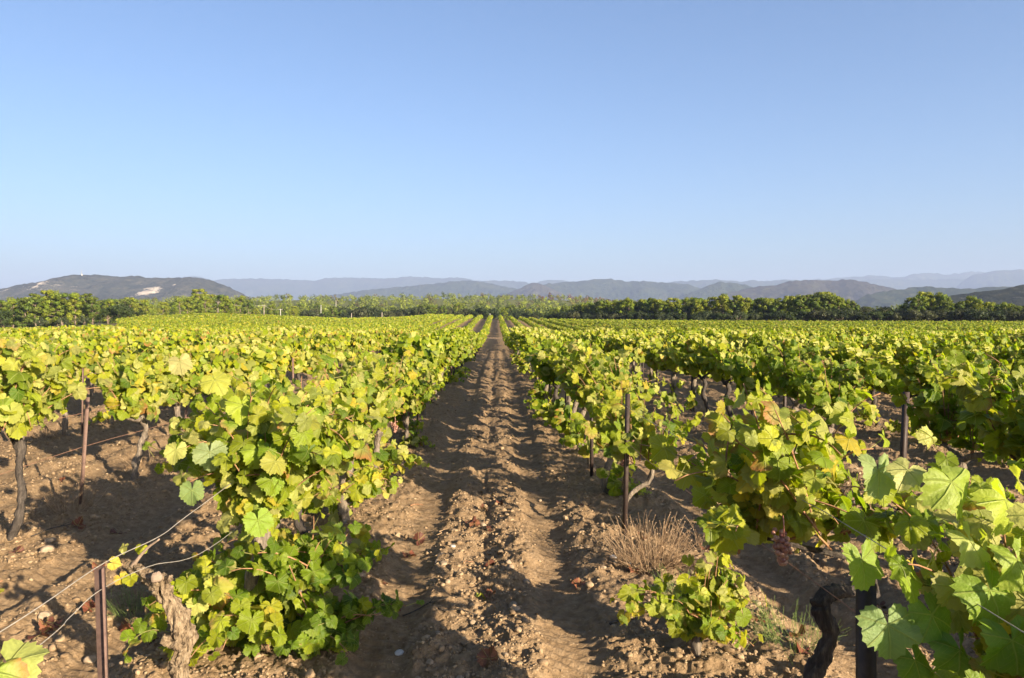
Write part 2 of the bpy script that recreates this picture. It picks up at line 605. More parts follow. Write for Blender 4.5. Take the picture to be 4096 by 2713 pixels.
def ridge(name, label, pts, D, width, mat, seed, base=-15.0, crop=None, bumps=3.0, rockf=None, kind='structure'):
    """a hill with a crest through the listed pixels, standing at depth D and `width` deep on either side"""
    p = np.array(pts, float)
    if crop is not None:
        x0, y0, k = crop
        p = np.stack([x0 + p[:, 0] * k, y0 + p[:, 1] * k], -1)
    X = (p[:, 0] - CX) / F * D
    Z = CAM_H + (HY - p[:, 1]) / F * D
    dx = X[-1] - X[0]
    X = np.concatenate([[X[0] - 0.12 * dx - width * 0.3], X, [X[-1] + 0.12 * dx + width * 0.3]])
    Z = np.concatenate([[base], Z, [base]])
    n = int(np.clip((X[-1] - X[0]) / D * F * 1.2, 60, 420))
    xs = np.linspace(X[0], X[-1], n)
    zc = np.interp(xs, X, Z)
    ker = np.array([1, 2, 3, 2, 1]) / 9.0
    zc = np.convolve(np.pad(zc, 2, 'edge'), ker, 'valid')
    vs = np.concatenate([np.linspace(-1, 0, 46), np.linspace(0.06, 1, 10)])
    XX = np.repeat(xs[None, :], len(vs), 0)
    bend = width * 0.25 * fbm(xs / width * 1.3, xs * 0 + seed, seed, 2)
    YY = D + vs[:, None] * width + bend[None, :] * (1 - np.abs(vs[:, None]))
    f = np.clip(1 - np.abs(vs), 0, 1) ** 1.15
    g = fbm(XX / width * 3.4, YY / width * 2.2, seed + 3, 4, 0.55)
    gul = g * 0.55 * (1 - f[:, None]) * np.minimum(1, f[:, None] * 3)
    hh = (zc - base)[None, :]
    ZZ = base + hh * np.clip(f[:, None] + gul, 0, 0.985 + 0.015 * (vs[:, None] == 0))
    ZZ = np.where(np.abs(vs[:, None]) < 1e-6, base + hh, ZZ)
    ZZ = ZZ + bumps * vnoise(XX / (bumps * 2.6), YY / (bumps * 2.6), seed + 9) * np.minimum(1, hh / (6 * bumps + 1))
    col = np.zeros((XX.size, 3))
    if rockf is not None:
        px = XX / D * F + CX
        py = HY - (ZZ - CAM_H) / YY * F
        col[:] = rockf(px, py).reshape(-1, 1)
    me = mesh_np(name, np.stack([XX, YY, ZZ], -1).reshape(-1, 3), None, grid_faces(len(vs), n), mat, col, None, True)
    o = obj(name, me)
    tag(o, label, 'hill', kind=kind)
    return o


def rocks_left(px, py):
    r = np.full(px.shape, 0.34)
    r += 0.22 * np.exp(-((px - 55) / 16) ** 2 - ((py - 283) / 8) ** 2)
    r += 0.12 * np.exp(-((px - 75) / 40) ** 2 - ((py - 287) / 5) ** 2)
    r += 0.36 * np.exp(-((px - 163) / 12) ** 4 - ((py - 291) / 4.6) ** 4)
    r += 0.30 * np.exp(-((px - 142) / 3.4) ** 4 - ((py - 284.5) / 1.3) ** 4)
    r += 0.30 * np.exp(-((px - 181) / 3.2) ** 4 - ((py - 285) / 1.3) ** 4)
    r += 0.3 * np.exp(-((px - 18) / 6) ** 2 - ((py - 291) / 3) ** 2)
    return r


C1, C2, C3 = (0, 262.5, 0.1478), (325, 262.5, 0.1478), (650, 262.5, 0.158)
ridge('hill', 'grey green hill with white limestone scars and a mast, at far left',
      [(-300, 230), (-120, 205), (0, 180), (60, 170), (130, 150), (300, 130), (400, 100), (480, 80), (620, 78), (700, 88), (800, 86), (870, 82), (940, 97), (1100, 98), (1280, 95),
       (1340, 102), (1420, 122), (1500, 150), (1560, 178), (1610, 205), (1660, 235)], 2600, 520, M['hill_rock'], 1, crop=C1, bumps=4, rockf=rocks_left)
ridge('hill', 'long pale blue mountain ridge on the horizon left of the path',
      [(1150, 120), (1340, 92), (1450, 122), (1560, 110), (1700, 109), (1900, 112), (2050, 119), (2130, 122), (2200, 105), (2260, 99), (2400, 102), (2450, 98), (2600, 105), (2720, 91), (2820, 92), (2900, 97),
       (2980, 106), (3050, 101), (3140, 102), (3220, 124), (3400, 150), (3600, 190)], 9000, 1500, M['hill'], 2, crop=C1, bumps=14)
ridge('hill', 'low wooded hill with a gentle rounded top behind the end of the path',
      [(-60, 225), (60, 212), (300, 185), (600, 155), (740, 142), (820, 130), (920, 120), (1010, 120), (1100, 132), (1200, 155), (1310, 178), (1450, 215)], 5200, 800, M['hill'], 3, crop=C2, bumps=9)
ridge('hill', 'pale blue rounded hill peeping out behind the low wooded hill',
      [(980, 135), (1080, 122), (1160, 120), (1250, 122), (1340, 128), (1390, 142), (1500, 180)], 8000, 1000, M['hill'], 4, crop=C2, bumps=12)
ridge('hill', 'palest small blue mountain above the centre of the horizon',
      [(1380, 150), (1450, 130), (1520, 118), (1600, 118), (1660, 128), (1760, 160)], 8600, 900, M['hill'], 5, crop=C2, bumps=20)
ridge('hill', 'small dark knoll with a steep left flank just right of the path',
      [(1240, 205), (1300, 182), (1350, 158), (1400, 138), (1430, 135), (1470, 145), (1530, 175), (1600, 205)], 4300, 420, M['hill_brown'], 6, crop=C2, bumps=8)
ridge('hill', 'broad wooded hill with a pointed top right of the path',
      [(1380, 215), (1440, 165), (1500, 142), (1700, 128), (1800, 115), (1860, 108), (1940, 108), (2010, 118), (2060, 125), (2170, 125), (2280, 133), (2368, 138), (2460, 152), (2560, 185), (2640, 215)], 4900, 800, M['hill'], 7, crop=C2, bumps=9)
ridge('hill', 'long hazy blue ridge behind the wooded hills right of centre',
      [(0, 150), (110, 125), (200, 118), (290, 115), (420, 108), (560, 122), (640, 113), (700, 118), (830, 110), (920, 108), (1050, 118), (1200, 150)], 7400, 900, M['hill'], 8, crop=C3, bumps=12)
ridge('hill', 'small wooded cone shaped hill in front of the long hazy ridge',
      [(200, 205), (280, 180), (340, 155), (430, 125), (520, 130), (600, 145), (680, 170), (760, 200)], 4100, 480, M['hill'], 9, crop=C3, bumps=8)
ridge('hill', 'purple brown heath covered hill with trees along its top',
      [(430, 215), (540, 185), (700, 150), (800, 140), (900, 115), (1000, 107), (1150, 115), (1230, 105), (1300, 112), (1400, 130), (1500, 155), (1580, 172), (1700, 205)], 3300, 480, M['hill_brown'], 10, crop=C3, bumps=7)
ridge('hill', 'hazy blue plateau ridge with pale cliffs at right',
      [(1250, 140), (1360, 110), (1560, 102), (1700, 110), (1850, 105), (2000, 105), (2150, 118), (2368, 122), (2600, 130)], 8200, 1000, M['hill'], 11, crop=C3, bumps=12)
ridge('hill', 'high blue flat topped mountain at the right edge of the view',
      [(1960, 115), (2000, 84), (2060, 70), (2110, 60), (2250, 52), (2368, 49), (2600, 52), (2900, 90)], 7600, 900, M['hill'], 12, crop=C3, bumps=14)
ridge('hill', 'faintest pale blue mountain range behind the plateau at right',
      [(1000, 110), (1100, 103), (1250, 93), (1400, 83), (1480, 86), (1540, 95), (1600, 86), (1660, 72), (1740, 67), (1800, 66), (1900, 76), (2000, 60), (2100, 55), (2200, 70)], 8900, 900, M['hill'], 13, crop=C3, bumps=20)
ridge('hill', 'low wooded rise between the tree belt and the blue plateau',
      [(1380, 205), (1500, 185), (1600, 168), (1780, 150), (1900, 156), (2050, 164), (2200, 156), (2368, 150), (2700, 165)], 2500, 380, M['hill'], 14, crop=C3, bumps=6)


def rocks_right(px, py):
    return 0.42 + 0.1 * np.exp(-((px - 1015) / 14) ** 2)


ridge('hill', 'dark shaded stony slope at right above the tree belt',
      [(1800, 235), (1890, 218), (2000, 200), (2200, 170), (2300, 148), (2368, 142), (2600, 120), (3000, 130)], 950, 190, M['hill_shaded'], 15, base=-6, crop=C3, bumps=2.2, rockf=rocks_right)


# ------------------------------------------------------------------ vine leaves
def leaf_template(n, ring, curl, fold, wave, ph):
    th = np.radians(np.linspace(-168, 168, n))
    kp_a = np.radians([0, 14, 30, 44, 56, 70, 88, 102, 116, 135, 155, 168])
    kp_r = np.array([1.0, .93, .83, .87, .92, .87, .79, .80, .81, .76, .66, .42])
    r = np.interp(np.abs(th), kp_a, kp_r)
    if n > 20:
        r = r * (1 + 0.05 * np.where(np.arange(n) % 2 == 0, 1, -1) * (1 + 0.5 * np.sin(th * 5 + ph)) + 0.035 * np.sin(th * 4 + 1.7 * ph) + 0.03 * np.sin(th * 9 + ph))
    out = np.stack([r * np.sin(th), r * np.cos(th)], -1)
    parts = [np.zeros((1, 2))]
    if ring:
        parts.append(out * 0.52)
    parts.append(out)
    xy = np.concatenate(parts)
    rr = np.linalg.norm(xy, axis=1)
    aa = np.arctan2(xy[:, 0], xy[:, 1])
    va = np.radians([0, 53, 112])
    dv = np.min(np.abs(np.abs(aa)[:, None] - va[None, :]), axis=1)
    z = fold * np.abs(xy[:, 0]) - curl * rr ** 2 * 0.5 + wave * rr * np.sin(aa * 3 + ph) + 0.10 * rr * np.minimum(dv, 0.45) + 0.05 * rr * np.sin(aa * 7 + 2 * ph)
    z[0] = 0
    V = np.concatenate([xy, z[:, None]], 1)
    i = np.arange(n - 1)
    if ring:
        F3 = np.stack([0 * i, 1 + i, 2 + i], -1)
        F4 = np.stack([1 + i, 1 + n + i, 2 + n + i, 2 + i], -1)
    else:
        F3 = np.stack([0 * i, 1 + i, 2 + i], -1)
        F4 = np.zeros((0, 4), int)
    return V, F3, F4, rr


_TR = random.Random(3)
TPL = {0: [leaf_template(47, True, _TR.uniform(.25, 1.0), _TR.uniform(-.1, .4), _TR.uniform(.06, .24), _TR.uniform(0, 6)) for _ in range(8)],
       1: [leaf_template(19, False, _TR.uniform(.15, .7), _TR.uniform(0, .35), _TR.uniform(.03, .16), _TR.uniform(0, 6)) for _ in range(6)],
       2: [leaf_template(7, False, _TR.uniform(.2, .6), _TR.uniform(0, .3), .08, _TR.uniform(0, 6)) for _ in range(4)]}

GREEN = np.array([[0.072, 0.130, 0.008], [0.135, 0.20, 0.010], [0.215, 0.26, 0.012], [0.30, 0.31, 0.016], [0.37, 0.36, 0.11], [0.44, 0.34, 0.035]])  # pale cream entry puts the look of sunlit highlights into leaf colour


def leaf_colors(rg, n, w):
    k = rg.choice(len(GREEN), size=n, p=np.array(w) / sum(w))
    k2 = rg.choice(len(GREEN), size=n, p=np.array(w) / sum(w))
    t = rg.random((n, 1)) * 0.5
    c = GREEN[k] * (1 - t) + GREEN[k2] * t
    return c * (0.80 + 0.46 * rg.random((n, 1)))


def add_leaves(mb, rg, pos, nrm, tip, size, col, lod, rusty=0.05):
    n = len(pos)
    nrm = unit(nrm)
    tip = unit(tip - nrm * np.sum(tip * nrm, 1, keepdims=True))
    side = np.cross(tip, nrm)
    which = rg.integers(0, len(TPL[lod]), n)
    rust = rg.random(n) < rusty
    for t, (V, F3, F4, rr) in enumerate(TPL[lod]):
        q = np.where(which == t)[0]
        if not len(q):
            continue
        asp = (0.85 + 0.3 * rg.random(len(q)))[:, None, None]
        zz = (0.5 + 1.2 * rg.random(len(q)))[:, None, None]
        G = pos[q][:, None, :] + size[q][:, None, None] * (asp * V[None, :, 0:1] * side[q][:, None, :] + V[None, :, 1:2] * tip[q][:, None, :]
                                                           + zz * V[None, :, 2:3] * nrm[q][:, None, :])
        c = np.repeat(col[q][:, None, :], len(V), 1)
        rim = np.clip((rr - 0.35) / 0.5, 0, 1)[None, :, None] * rust[q][:, None, None]
        ang = np.arctan2(V[:, 0], V[:, 1])[None, :, None]
        lop = 0.5 + 0.5 * np.sin(ang + rg.random(len(q))[:, None, None] * 6.3)
        rc = np.where(rg.random(len(q))[:, None, None] < 0.5, np.array([0.34, 0.13, 0.05]), np.array([0.38, 0.24, 0.10]))
        c = c + (rc - c) * np.clip(rim * lop * 1.7, 0, 1)
        edge = np.clip((rr - 0.6) / 0.4, 0, 1)[None, :, None]
        c = c * (1 - edge * 0.12) + edge * 0.12 * np.array([0.40, 0.38, 0.06])
        k = len(V)
        off = (np.arange(len(q)) * k)[:, None, None]
        uvs = np.tile(V[:, :2], (len(q), 1))
        mb.add(G.reshape(-1, 3), (F3[None] + off).reshape(-1, 3), (F4[None] + off).reshape(-1, 4) if len(F4) else None, c.reshape(-1, 3), uvs)


def grow_cane(rg, p, d, length, droop, seg=0.055, wob=0.16, lift=0.0):
    pts = [np.array(p, float)]
    d = unit(np.array(d, float))
    n = max(4, int(length / seg))
    for i in range(n):
        f = i / n
        d = unit(d + np.array([0, 0, (-droop * f * 1.6 + lift * (1 - f))]) * seg * 4 + rg.normal(0, wob, 3) * seg * 3)
        pts.append(pts[-1] + d * seg)
    return np.array(pts)


def cane_leaves(rg, pts, smin, smax, step, outw, petiole=0.07, down=0.7):
    """leaf positions, normals, tips and sizes along one cane"""
    arc = np.concatenate([[0], np.cumsum(np.linalg.norm(np.diff(pts, axis=0), axis=1))])
    s = np.arange(0.06, arc[-1] + 0.02, step)
    s = np.clip(s + rg.normal(0, step * 0.25, len(s)), 0, arc[-1])
    base = np.stack([np.interp(s, arc, pts[:, k]) for k in range(3)], -1)
    n = len(s)
    d = rg.normal(0, 1, (n, 3))
    d[:, 0] += outw * 0.8
    d[:, 2] = np.abs(d[:, 2]) * 0.6
    d = unit(d)
    pos = base + d * (petiole * (0.6 + 0.8 * rg.random((n, 1))))
    nrm = 0.5 * d + 0.95 * SUN[None, :] * (0.35 + 0.65 * rg.random((n, 1))) + np.array([0, 0, 0.12]) + rg.normal(0, 0.40, (n, 3))
    tip = np.array([0, 0, -down]) + 0.5 * d + rg.normal(0, 0.35, (n, 3))
    f = s / max(arc[-1], 1e-3)
    size = (smin + (smax - smin) * rg.random(n)) * (1.0 - 0.45 * np.clip((f - 0.6) / 0.4, 0, 1))
    return base, pos, nrm, tip, size


def petioles(mb, base, pos, w=0.0016):
    n = len(base)
    d = unit(pos - base)
    a = unit(np.cross(d, np.array([0.3, 0.2, 1.0])[None, :]))
    b = np.cross(d, a)
    V = np.stack([base + a * w, base - a * w, pos - a * w, pos + a * w, base + b * w, base - b * w, pos - b * w, pos + b * w], 1)
    off = (np.arange(n) * 8)[:, None, None]
    F4 = (np.array([[0, 1, 2, 3], [4, 5, 6, 7]])[None] + off).reshape(-1, 4)
    mb.add(V.reshape(-1, 3), None, F4, (0.30, 0.20, 0.09))


ICO = None


def icosphere(sub):
    import bmesh
    bm = bmesh.new()
    bmesh.ops.create_icosphere(bm, subdivisions=sub, radius=1.0)
    V = np.array([v.co[:] for v in bm.verts])
    Fc = np.array([[v.index for v in f.verts] for f in bm.faces])
    bm.free()
    return V, Fc


ICO1, ICO2, ICO3 = icosphere(1), icosphere(2), icosphere(3)


def bunch_mesh(rg, length=0.15, width=0.055, r=0.0085, n=75, sub=1):
    mb = MB()
    V, Fc = ICO1 if sub == 1 else ICO2
    for k in range(n):
        t = rg.random() ** 0.8
        w = width * (1 - 0.75 * t) * math.sqrt(rg.random())
        a = rg.random() * 6.283
        c = np.array([w * math.cos(a), w * math.sin(a), -0.02 - t * length])
        mb.add(V * r * (0.8 + 0.4 * rg.random()) + c, Fc)
    tv = tube([(0, 0, 0.05), (0.004, 0, 0.0), (0, 0, -length * 0.8)], [0.003, 0.003, 0.0015], 4)
    mb.add(*tv)
    return mb.mesh('grape_bunch', M['grape'], True)


class Vine:
    pass


def make_vine(seed, lod=0, trunk_h=0.62, trunk_r=0.042, n_up=15, clen=(0.65, 1.1), spread=0.5, xtilt=0.42, droop=0.55, smin=0.06, smax=0.11,
              step=0.062, n_low=0, colw=(1.0, 2.2, 2.8, 2.4, 1.6, 0.5), rusty=0.05, trunk_pts=None, trunk_rad=None, head=None, mat='bark', separate_canes=True,
              lateral=0.5, bunches=1, sides=10, canes=None, lift=0.25, extra=None, arms=True, maxh=1.62):
    rg = np.random.default_rng(seed)
    v = Vine()
    # trunk with gnarled head and two arms
    if trunk_pts is None:
        k = 9
        z = np.linspace(-0.06, trunk_h, k)
        wx = np.cumsum(rg.normal(0, 0.022, k)); wy = np.cumsum(rg.normal(0, 0.025, k))
        trunk_pts = np.stack([wx - wx[0], wy - wy[0], z], -1)
        trunk_rad = trunk_r * (1.15 - 0.35 * np.linspace(0, 1, k) + rg.normal(0, 0.10, k))
        trunk_rad[-2:] *= 1.3
    tp = np.concatenate([np.asarray(trunk_pts, float), np.asarray(trunk_rad, float)[:, None]], 1)
    tp = spline(tp, 36 if lod == 0 else 14)
    tb = MB()
    tb.add(*tube(tp[:, :3], tp[:, 3], sides if lod == 0 else 6, 0.32, seed, ridge=0.25 if lod == 0 else 0, twist=2.0))
    hd = tp[-1, :3] if head is None else np.asarray(head, float)
    arm_ends = []
    if arms:
        for s in (-1, 1):
            L = spread * rg.uniform(0.6, 1.0)
            e = hd + np.array([rg.normal(0, 0.05), s * L, rg.uniform(0.02, 0.14)])
            m1 = hd + (e - hd) * 0.45 + np.array([rg.normal(0, .03), 0, rg.uniform(-0.05, 0.04)])
            pts = spline([np.append(hd - [0, 0, 0.02], trunk_r * 0.75), np.append(m1, trunk_r * 0.5), np.append(e, trunk_r * 0.36)], 14 if lod == 0 else 6)
            tb.add(*tube(pts[:, :3], pts[:, 3], 8 if lod == 0 else 5, 0.35, seed + 3 + s))
            arm_ends.append(pts[:, :3])
    # canes
    cl = []
    if canes is None:
        for i in range(n_up):
            if arm_ends:
                ap = arm_ends[i % 2]
                st = ap[rg.integers(len(ap) // 3, len(ap))]
            else:
                st = hd
            sgn = 1 if rg.random() < 0.5 else -1
            d = np.array([sgn * abs(rg.normal(0, xtilt)), rg.normal(0, 0.32), 1.0])
            cl.append(grow_cane(rg, st, d, rg.uniform(*clen), droop * rg.uniform(0.3, 1.6), lift=lift))
        for i in range(n_low):
            a = rg.uniform(0, 6.283)
            d = np.array([math.cos(a), math.sin(a), rg.uniform(0.15, 0.9)])
            st = tp[rg.integers(2, max(3, len(tp) // 2)), :3]
            cl.append(grow_cane(rg, st, d, rg.uniform(0.35, 0.7), 0.55))
    else:
        for c in canes:
            st, d, L, dr = c[:4]
            cl.append(grow_cane(rg, st, d, L, dr, lift=c[4] if len(c) > 4 else 0.1, wob=0.12))
    lat = []
    for c in cl:
        if rg.random() < lateral and len(c) > 6:
            k = rg.integers(2, len(c) - 2)
            d = rg.normal(0, 1, 3); d[2] = d[2] * 0.4
            lat.append(grow_cane(rg, c[k], d, rg.uniform(0.18, 0.4), 0.7))
    for arr in (cl, lat):
        for i, c in enumerate(arr):
            over = c[:, 2].max() - maxh
            if over > 0:
                c[:, 2] = np.where(c[:, 2] > maxh - 0.12, maxh - 0.12 + (c[:, 2] - maxh + 0.12) * 0.12 / (over + 0.12), c[:, 2])
            arr[i] = c
    fb = MB()
    allL = [[], [], [], [], []]
    for c in cl + lat:
        if len(c) < 3:
            continue
        ow = np.sign(c[-1, 0] - hd[0]) if abs(c[-1, 0] - hd[0]) > 0.05 else 0
        r = cane_leaves(rg, c, smin, smax, step, ow)
        for k in range(5):
            allL[k].append(r[k])
    base, pos, nrm, tip, size = [np.concatenate(a) for a in allL]
    ok = (pos[:, 2] > 0.03) & (pos[:, 2] < maxh + 0.04)
    base, pos, nrm, tip, size = base[ok], pos[ok], nrm[ok], tip[ok], size[ok]
    col = leaf_colors(rg, len(pos), colw)
    if extra:
        for (ep, en, et, es, ec) in extra:
            base = np.concatenate([base, [np.asarray(ep) - np.asarray(en) * 0.03]]); pos = np.concatenate([pos, [ep]]); nrm = np.concatenate([nrm, [en]])
            tip = np.concatenate([tip, [et]]); size = np.concatenate([size, [es]]); col = np.concatenate([col, [ec]])
    add_leaves(fb, rg, pos, nrm, tip, size, col, lod, rusty)
    if lod == 0:
        petioles(fb, base, pos)
    v.foliage = fb.mesh('foliage', M['leaf_near'] if lod == 0 else M['leaf_mid'], lod == 0)
    v.canes = []
    if separate_canes:
        for c in cl + lat:
            L = len(c)
            cm = MB().add(*tube(c, np.linspace(0.0056, 0.0022, L), 5))
            v.canes.append(cm.mesh('cane', M['cane'], True, False))
    else:
        for c in cl:
            cc = c[::2]
            tb.add(*tube(cc, np.linspace(0.005, 0.002, len(cc)), 3, cap=False))
    v.trunk = tb.mesh('trunk', M[mat], True, False)
    v.bunches = []
    for i in range(bunches):
        q = hd + np.array([rg.choice([-1, 1]) * rg.uniform(0.10, 0.26), rg.uniform(-spread, spread) * 0.8, rg.uniform(0.02, 0.16)])
        v.bunches.append((q, rg.uniform(0.10, 0.16)))
    v.seed = seed
    return v


def place_vine(v, label, loc, rotz=0.0, scale=1.0, group=None, name='grape_vine'):
    t = thing(name, label, 'grape vine', loc, rotz, group)
    t.scale = (scale, scale, scale)
    obj('trunk', v.trunk, t)
    obj('foliage', v.foliage, t)
    for c in v.canes:
        obj('cane', c, t)
    for i, (q, L) in enumerate(v.bunches):
        b = obj('grape_bunch', bunch_mesh(np.random.default_rng(v.seed * 7 + i), L), t)
        b.location = q
    v.root = t
    return t


# ------------------------------------------------------------------ the vines nearest the camera, each on its own
XL, XR = -1.43, 1.23


def loc_at(x, y):
    return np.array([x, y, hgt(x, y)])


# old stump at lower left: pale, bare, gnarled
def old_stump():
    Y = 3.3
    b = loc_at((180 - CX) / F * Y, Y)

    def q(cx, cy, r, dy=0.0):
        p = P(cx * 0.1216, 487.5 + cy * 0.1217, Y + dy)
        return np.append(p - b, r * 0.000542)
    main = [np.array([q(1470, 1568, 1)[0], 0, -0.05, 0.046]), q(1470, 1568, 76), q(1490, 1430, 80), q(1500, 1340, 88), q(1515, 1250, 108), q(1500, 1160, 104),
            q(1450, 1050, 84), q(1400, 950, 68), q(1340, 850, 70), q(1310, 780, 84), q(1290, 720, 60)]
    tp = spline(np.array(main), 110)
    t = thing('grape_vine', 'bare pale gnarled old vine stump beside the rusty post at lower left', 'grape vine', b)
    tb = MB().add(*tube(tp[:, :3], tp[:, 3], 40, 0.42, 5, ridge=0.30, twist=3.0))
    for k, (a, e, r0, r1) in enumerate([((1480, 1265), (1330, 1240), 55, 44), ((1500, 1290), (1430, 1280), 60, 50), ((1360, 760), (1410, 740), 36, 24), ((1300, 850), (1260, 860), 30, 12)]):
        s = spline(np.array([q(*a, r0, 0.0), q((a[0] + e[0]) / 2, (a[1] + e[1]) / 2 + 8, (r0 + r1) / 2, -0.03), q(*e, r1, -0.05)]), 24)
        tb.add(*tube(s[:, :3], s[:, 3], 22, 0.45, 9 + k, ridge=0.25))
    obj('trunk', tb.mesh('trunk', M['bark_pale'], True, False), t)
    s = spline(np.array([q(1310, 790, 60), q(1220, 740, 56, 0.01), q(1150, 690, 50, 0.03), q(1080, 640, 40, 0.05), q(1040, 660, 22, 0.05)]), 44)
    obj('arm', MB().add(*tube(s[:, :3], s[:, 3], 26, 0.45, 31, ridge=0.3)).mesh('arm', M['bark_pale'], True, False), t)
    s = spline(np.array([q(1090, 650, 24, 0.04), q(1130, 590, 16, 0.03), q(1210, 500, 12, 0.02), q(1310, 425, 9, 0.0)]), 20)
    obj('cane', MB().add(*tube(s[:, :3], s[:, 3], 8, 0.2, 4)).mesh('cane', M['cut_wood'], True, False), t)
    s = np.array([q(1295, 745, 40, -0.02), q(1290, 738, 44, -0.055), q(1289, 737, 40, -0.075)])
    obj('knot', MB().add(*tube(s[:, :3], s[:, 3], 20, 0.2, 8)).mesh('knot', M['cut_wood'], True, False), t)
    rg = np.random.default_rng(5)
    fb = MB()
    pos, siz = [], []
    for cx, cy, sz, dy in [(1150, 1130, 62, .04), (1060, 1230, 66, .02), (1220, 1190, 62, .05), (1310, 1080, 66, .1), (1120, 1270, 50, 0), (1030, 1390, 46, 0), (1330, 1130, 50, .12),
                           (930, 620, 52, .03), (990, 740, 58, -.02), (1070, 745, 52, -.02), (1020, 490, 46, .1), (1160, 500, 48, .12)]:
        pos.append(q(cx, cy, 1, dy)[:3]); siz.append(sz * 0.000542 * 1.25)
    n = len(pos)
    add_leaves(fb, rg, np.array(pos), np.array([0.25, -0.7, 0.5]) + rg.normal(0, 0.35, (n, 3)), np.array([0, 0, -0.8]) + rg.normal(0, 0.4, (n, 3)), np.array(siz),
               np.concatenate([leaf_colors(rg, 7, (2, 3, 1, 0, 0, 0)), leaf_colors(rg, n - 7, (0, 0, 1, 2, 4, 2))]), 0, 0.2)
    s = spline(np.array([q(1400, 1190, 5, .1)[:3], q(1250, 1170, 5, .06)[:3], q(1120, 1230, 5, .03)[:3], q(1030, 1350, 5, 0)[:3]]), 14)
    fb.add(*tube(s, 0.002, 4), col=(0.2, 0.12, 0.06))
    obj('foliage', fb.mesh('foliage', M['leaf_near'], True), t)


old_stump()

YEL = (0.7, 1.8, 2.4, 2.2, 3.4, 0.7)
GRN = (2.0, 3.0, 2.4, 1.4, 1.2, 0.2)
MIX = (1.0, 2.2, 2.6, 2.2, 2.6, 0.5)


def big(p, b, n, t, s, c):
    return (np.asarray(p) - b, np.array(n, float), np.array(t, float), s, np.array(c))


# tall bushy vine of the left row, leaves down to the ground
b = loc_at(XL, 4.45)
ex = [big(P(242, 405, 3.95), b, (0.35, -0.75, 0.45), (0.05, -.1, -1), 0.099, (0.30, 0.36, 0.035)), big(P(258, 450, 3.9), b, (0.5, -0.7, 0.4), (0.2, 0, -1), 0.088, (0.27, 0.35, 0.035)),
      big(P(272, 480, 3.9), b, (0.3, -0.8, 0.35), (0.1, 0, -1), 0.084, (0.22, 0.33, 0.03)), big(P(215, 380, 4.1), b, (0.3, -0.7, 0.6), (0.5, 0, -1), 0.097, (0.36, 0.37, 0.06)),
      big(P(180, 362, 4.2), b, (0.2, -0.7, 0.5), (0.2, 0, -1), 0.088, (0.42, 0.38, 0.16)), big(P(176, 450, 3.8), b, (0.1, -0.8, 0.5), (-0.1, 0, -1), 0.076, (0.40, 0.40, 0.12)),
      big(P(210, 452, 3.9), b, (0.2, -0.8, 0.3), (0.1, 0, -1), 0.097, (0.24, 0.30, 0.14)), big(P(192, 490, 3.9), b, (0.1, -0.8, 0.2), (0, 0, -1), 0.084, (0.20, 0.28, 0.10)),
      big(P(258, 520, 3.9), b, (0.4, -0.8, 0.3), (0.2, 0, -1), 0.092, (0.22, 0.33, 0.03))]
v = make_vine(101, 0, 0.66, 0.05, 60, (0.55, 1.0), 0.42, 0.52, 0.9, 0.05, 0.098, 0.048, n_low=34, colw=MIX, bunches=0, extra=ex, maxh=1.56)
place_vine(v, 'tall bushy vine behind the pale stump, leaves down to the ground', b)
# low dense sucker growth at the same foot belongs to the next vine
b = loc_at(-1.15, 4.35)
v = make_vine(102, 0, 0.30, 0.026, 9, (0.3, 0.6), 0.16, 0.8, 0.5, 0.055, 0.095, 0.055, n_low=16, colw=(4.5, 3.5, 1, .2, .3, .1), rusty=0.02, bunches=0, maxh=0.72, lift=0.05)  # leaf weights turned dark, the shade on this vine put into its colour
place_vine(v, 'low leafy vine, shaded dark green, on soil at the left edge of the path', b)
b = loc_at(-1.42, 5.6)
v = make_vine(103, 0, 0.68, 0.035, 22, (0.6, 1.0), 0.5, 0.5, 0.55, 0.06, 0.105, 0.06, n_low=9, colw=YEL, bunches=1, mat='bark_dark', maxh=1.5)
place_vine(v, 'yellowing vine with a dark thin trunk, next behind the tall bushy one', b)
b = loc_at(-1.43, 6.9)
v = make_vine(104, 0, 0.68, 0.05, 22, (0.6, 1.05), 0.5, 0.45, 0.55, 0.06, 0.10, 0.06, n_low=9, colw=YEL, rusty=0.12, bunches=1, maxh=1.56)
place_vine(v, 'thick grey trunked vine standing against a rusty post left of the path', b)
b = loc_at(-1.45, 8.5)
v = make_vine(105, 0, 0.68, 0.045, 16, (0.55, 1.0), 0.5, 0.4, 0.5, 0.055, 0.095, 0.058, n_low=9, colw=MIX, rusty=0.16, bunches=1, maxh=1.52)
place_vine(v, 'vine left of the path with russet leaves and a pink grape bunch', b)
# just outside the lower left corner, one leaf reaches into view
b = loc_at(-1.62, 1.75)
ex = [big(P(8, 664, 2.05), b, (0.2, -0.45, 0.85), (0.8, -0.2, -0.5), 0.10, (0.36, 0.40, 0.12)), big(P(-6, 672, 2.0), b, (0.1, -0.5, 0.8), (-0.2, -0.3, -0.6), 0.09, (0.30, 0.38, 0.08))]
v = make_vine(106, 0, 0.62, 0.045, 7, (0.5, 0.8), 0.3, 0.3, 0.4, 0.06, 0.1, 0.07, colw=MIX, bunches=0, extra=ex, maxh=1.2)
v_c = [c for c in v.canes]
place_vine(v, 'vine at the lower left corner showing only one pale broad leaf', b)

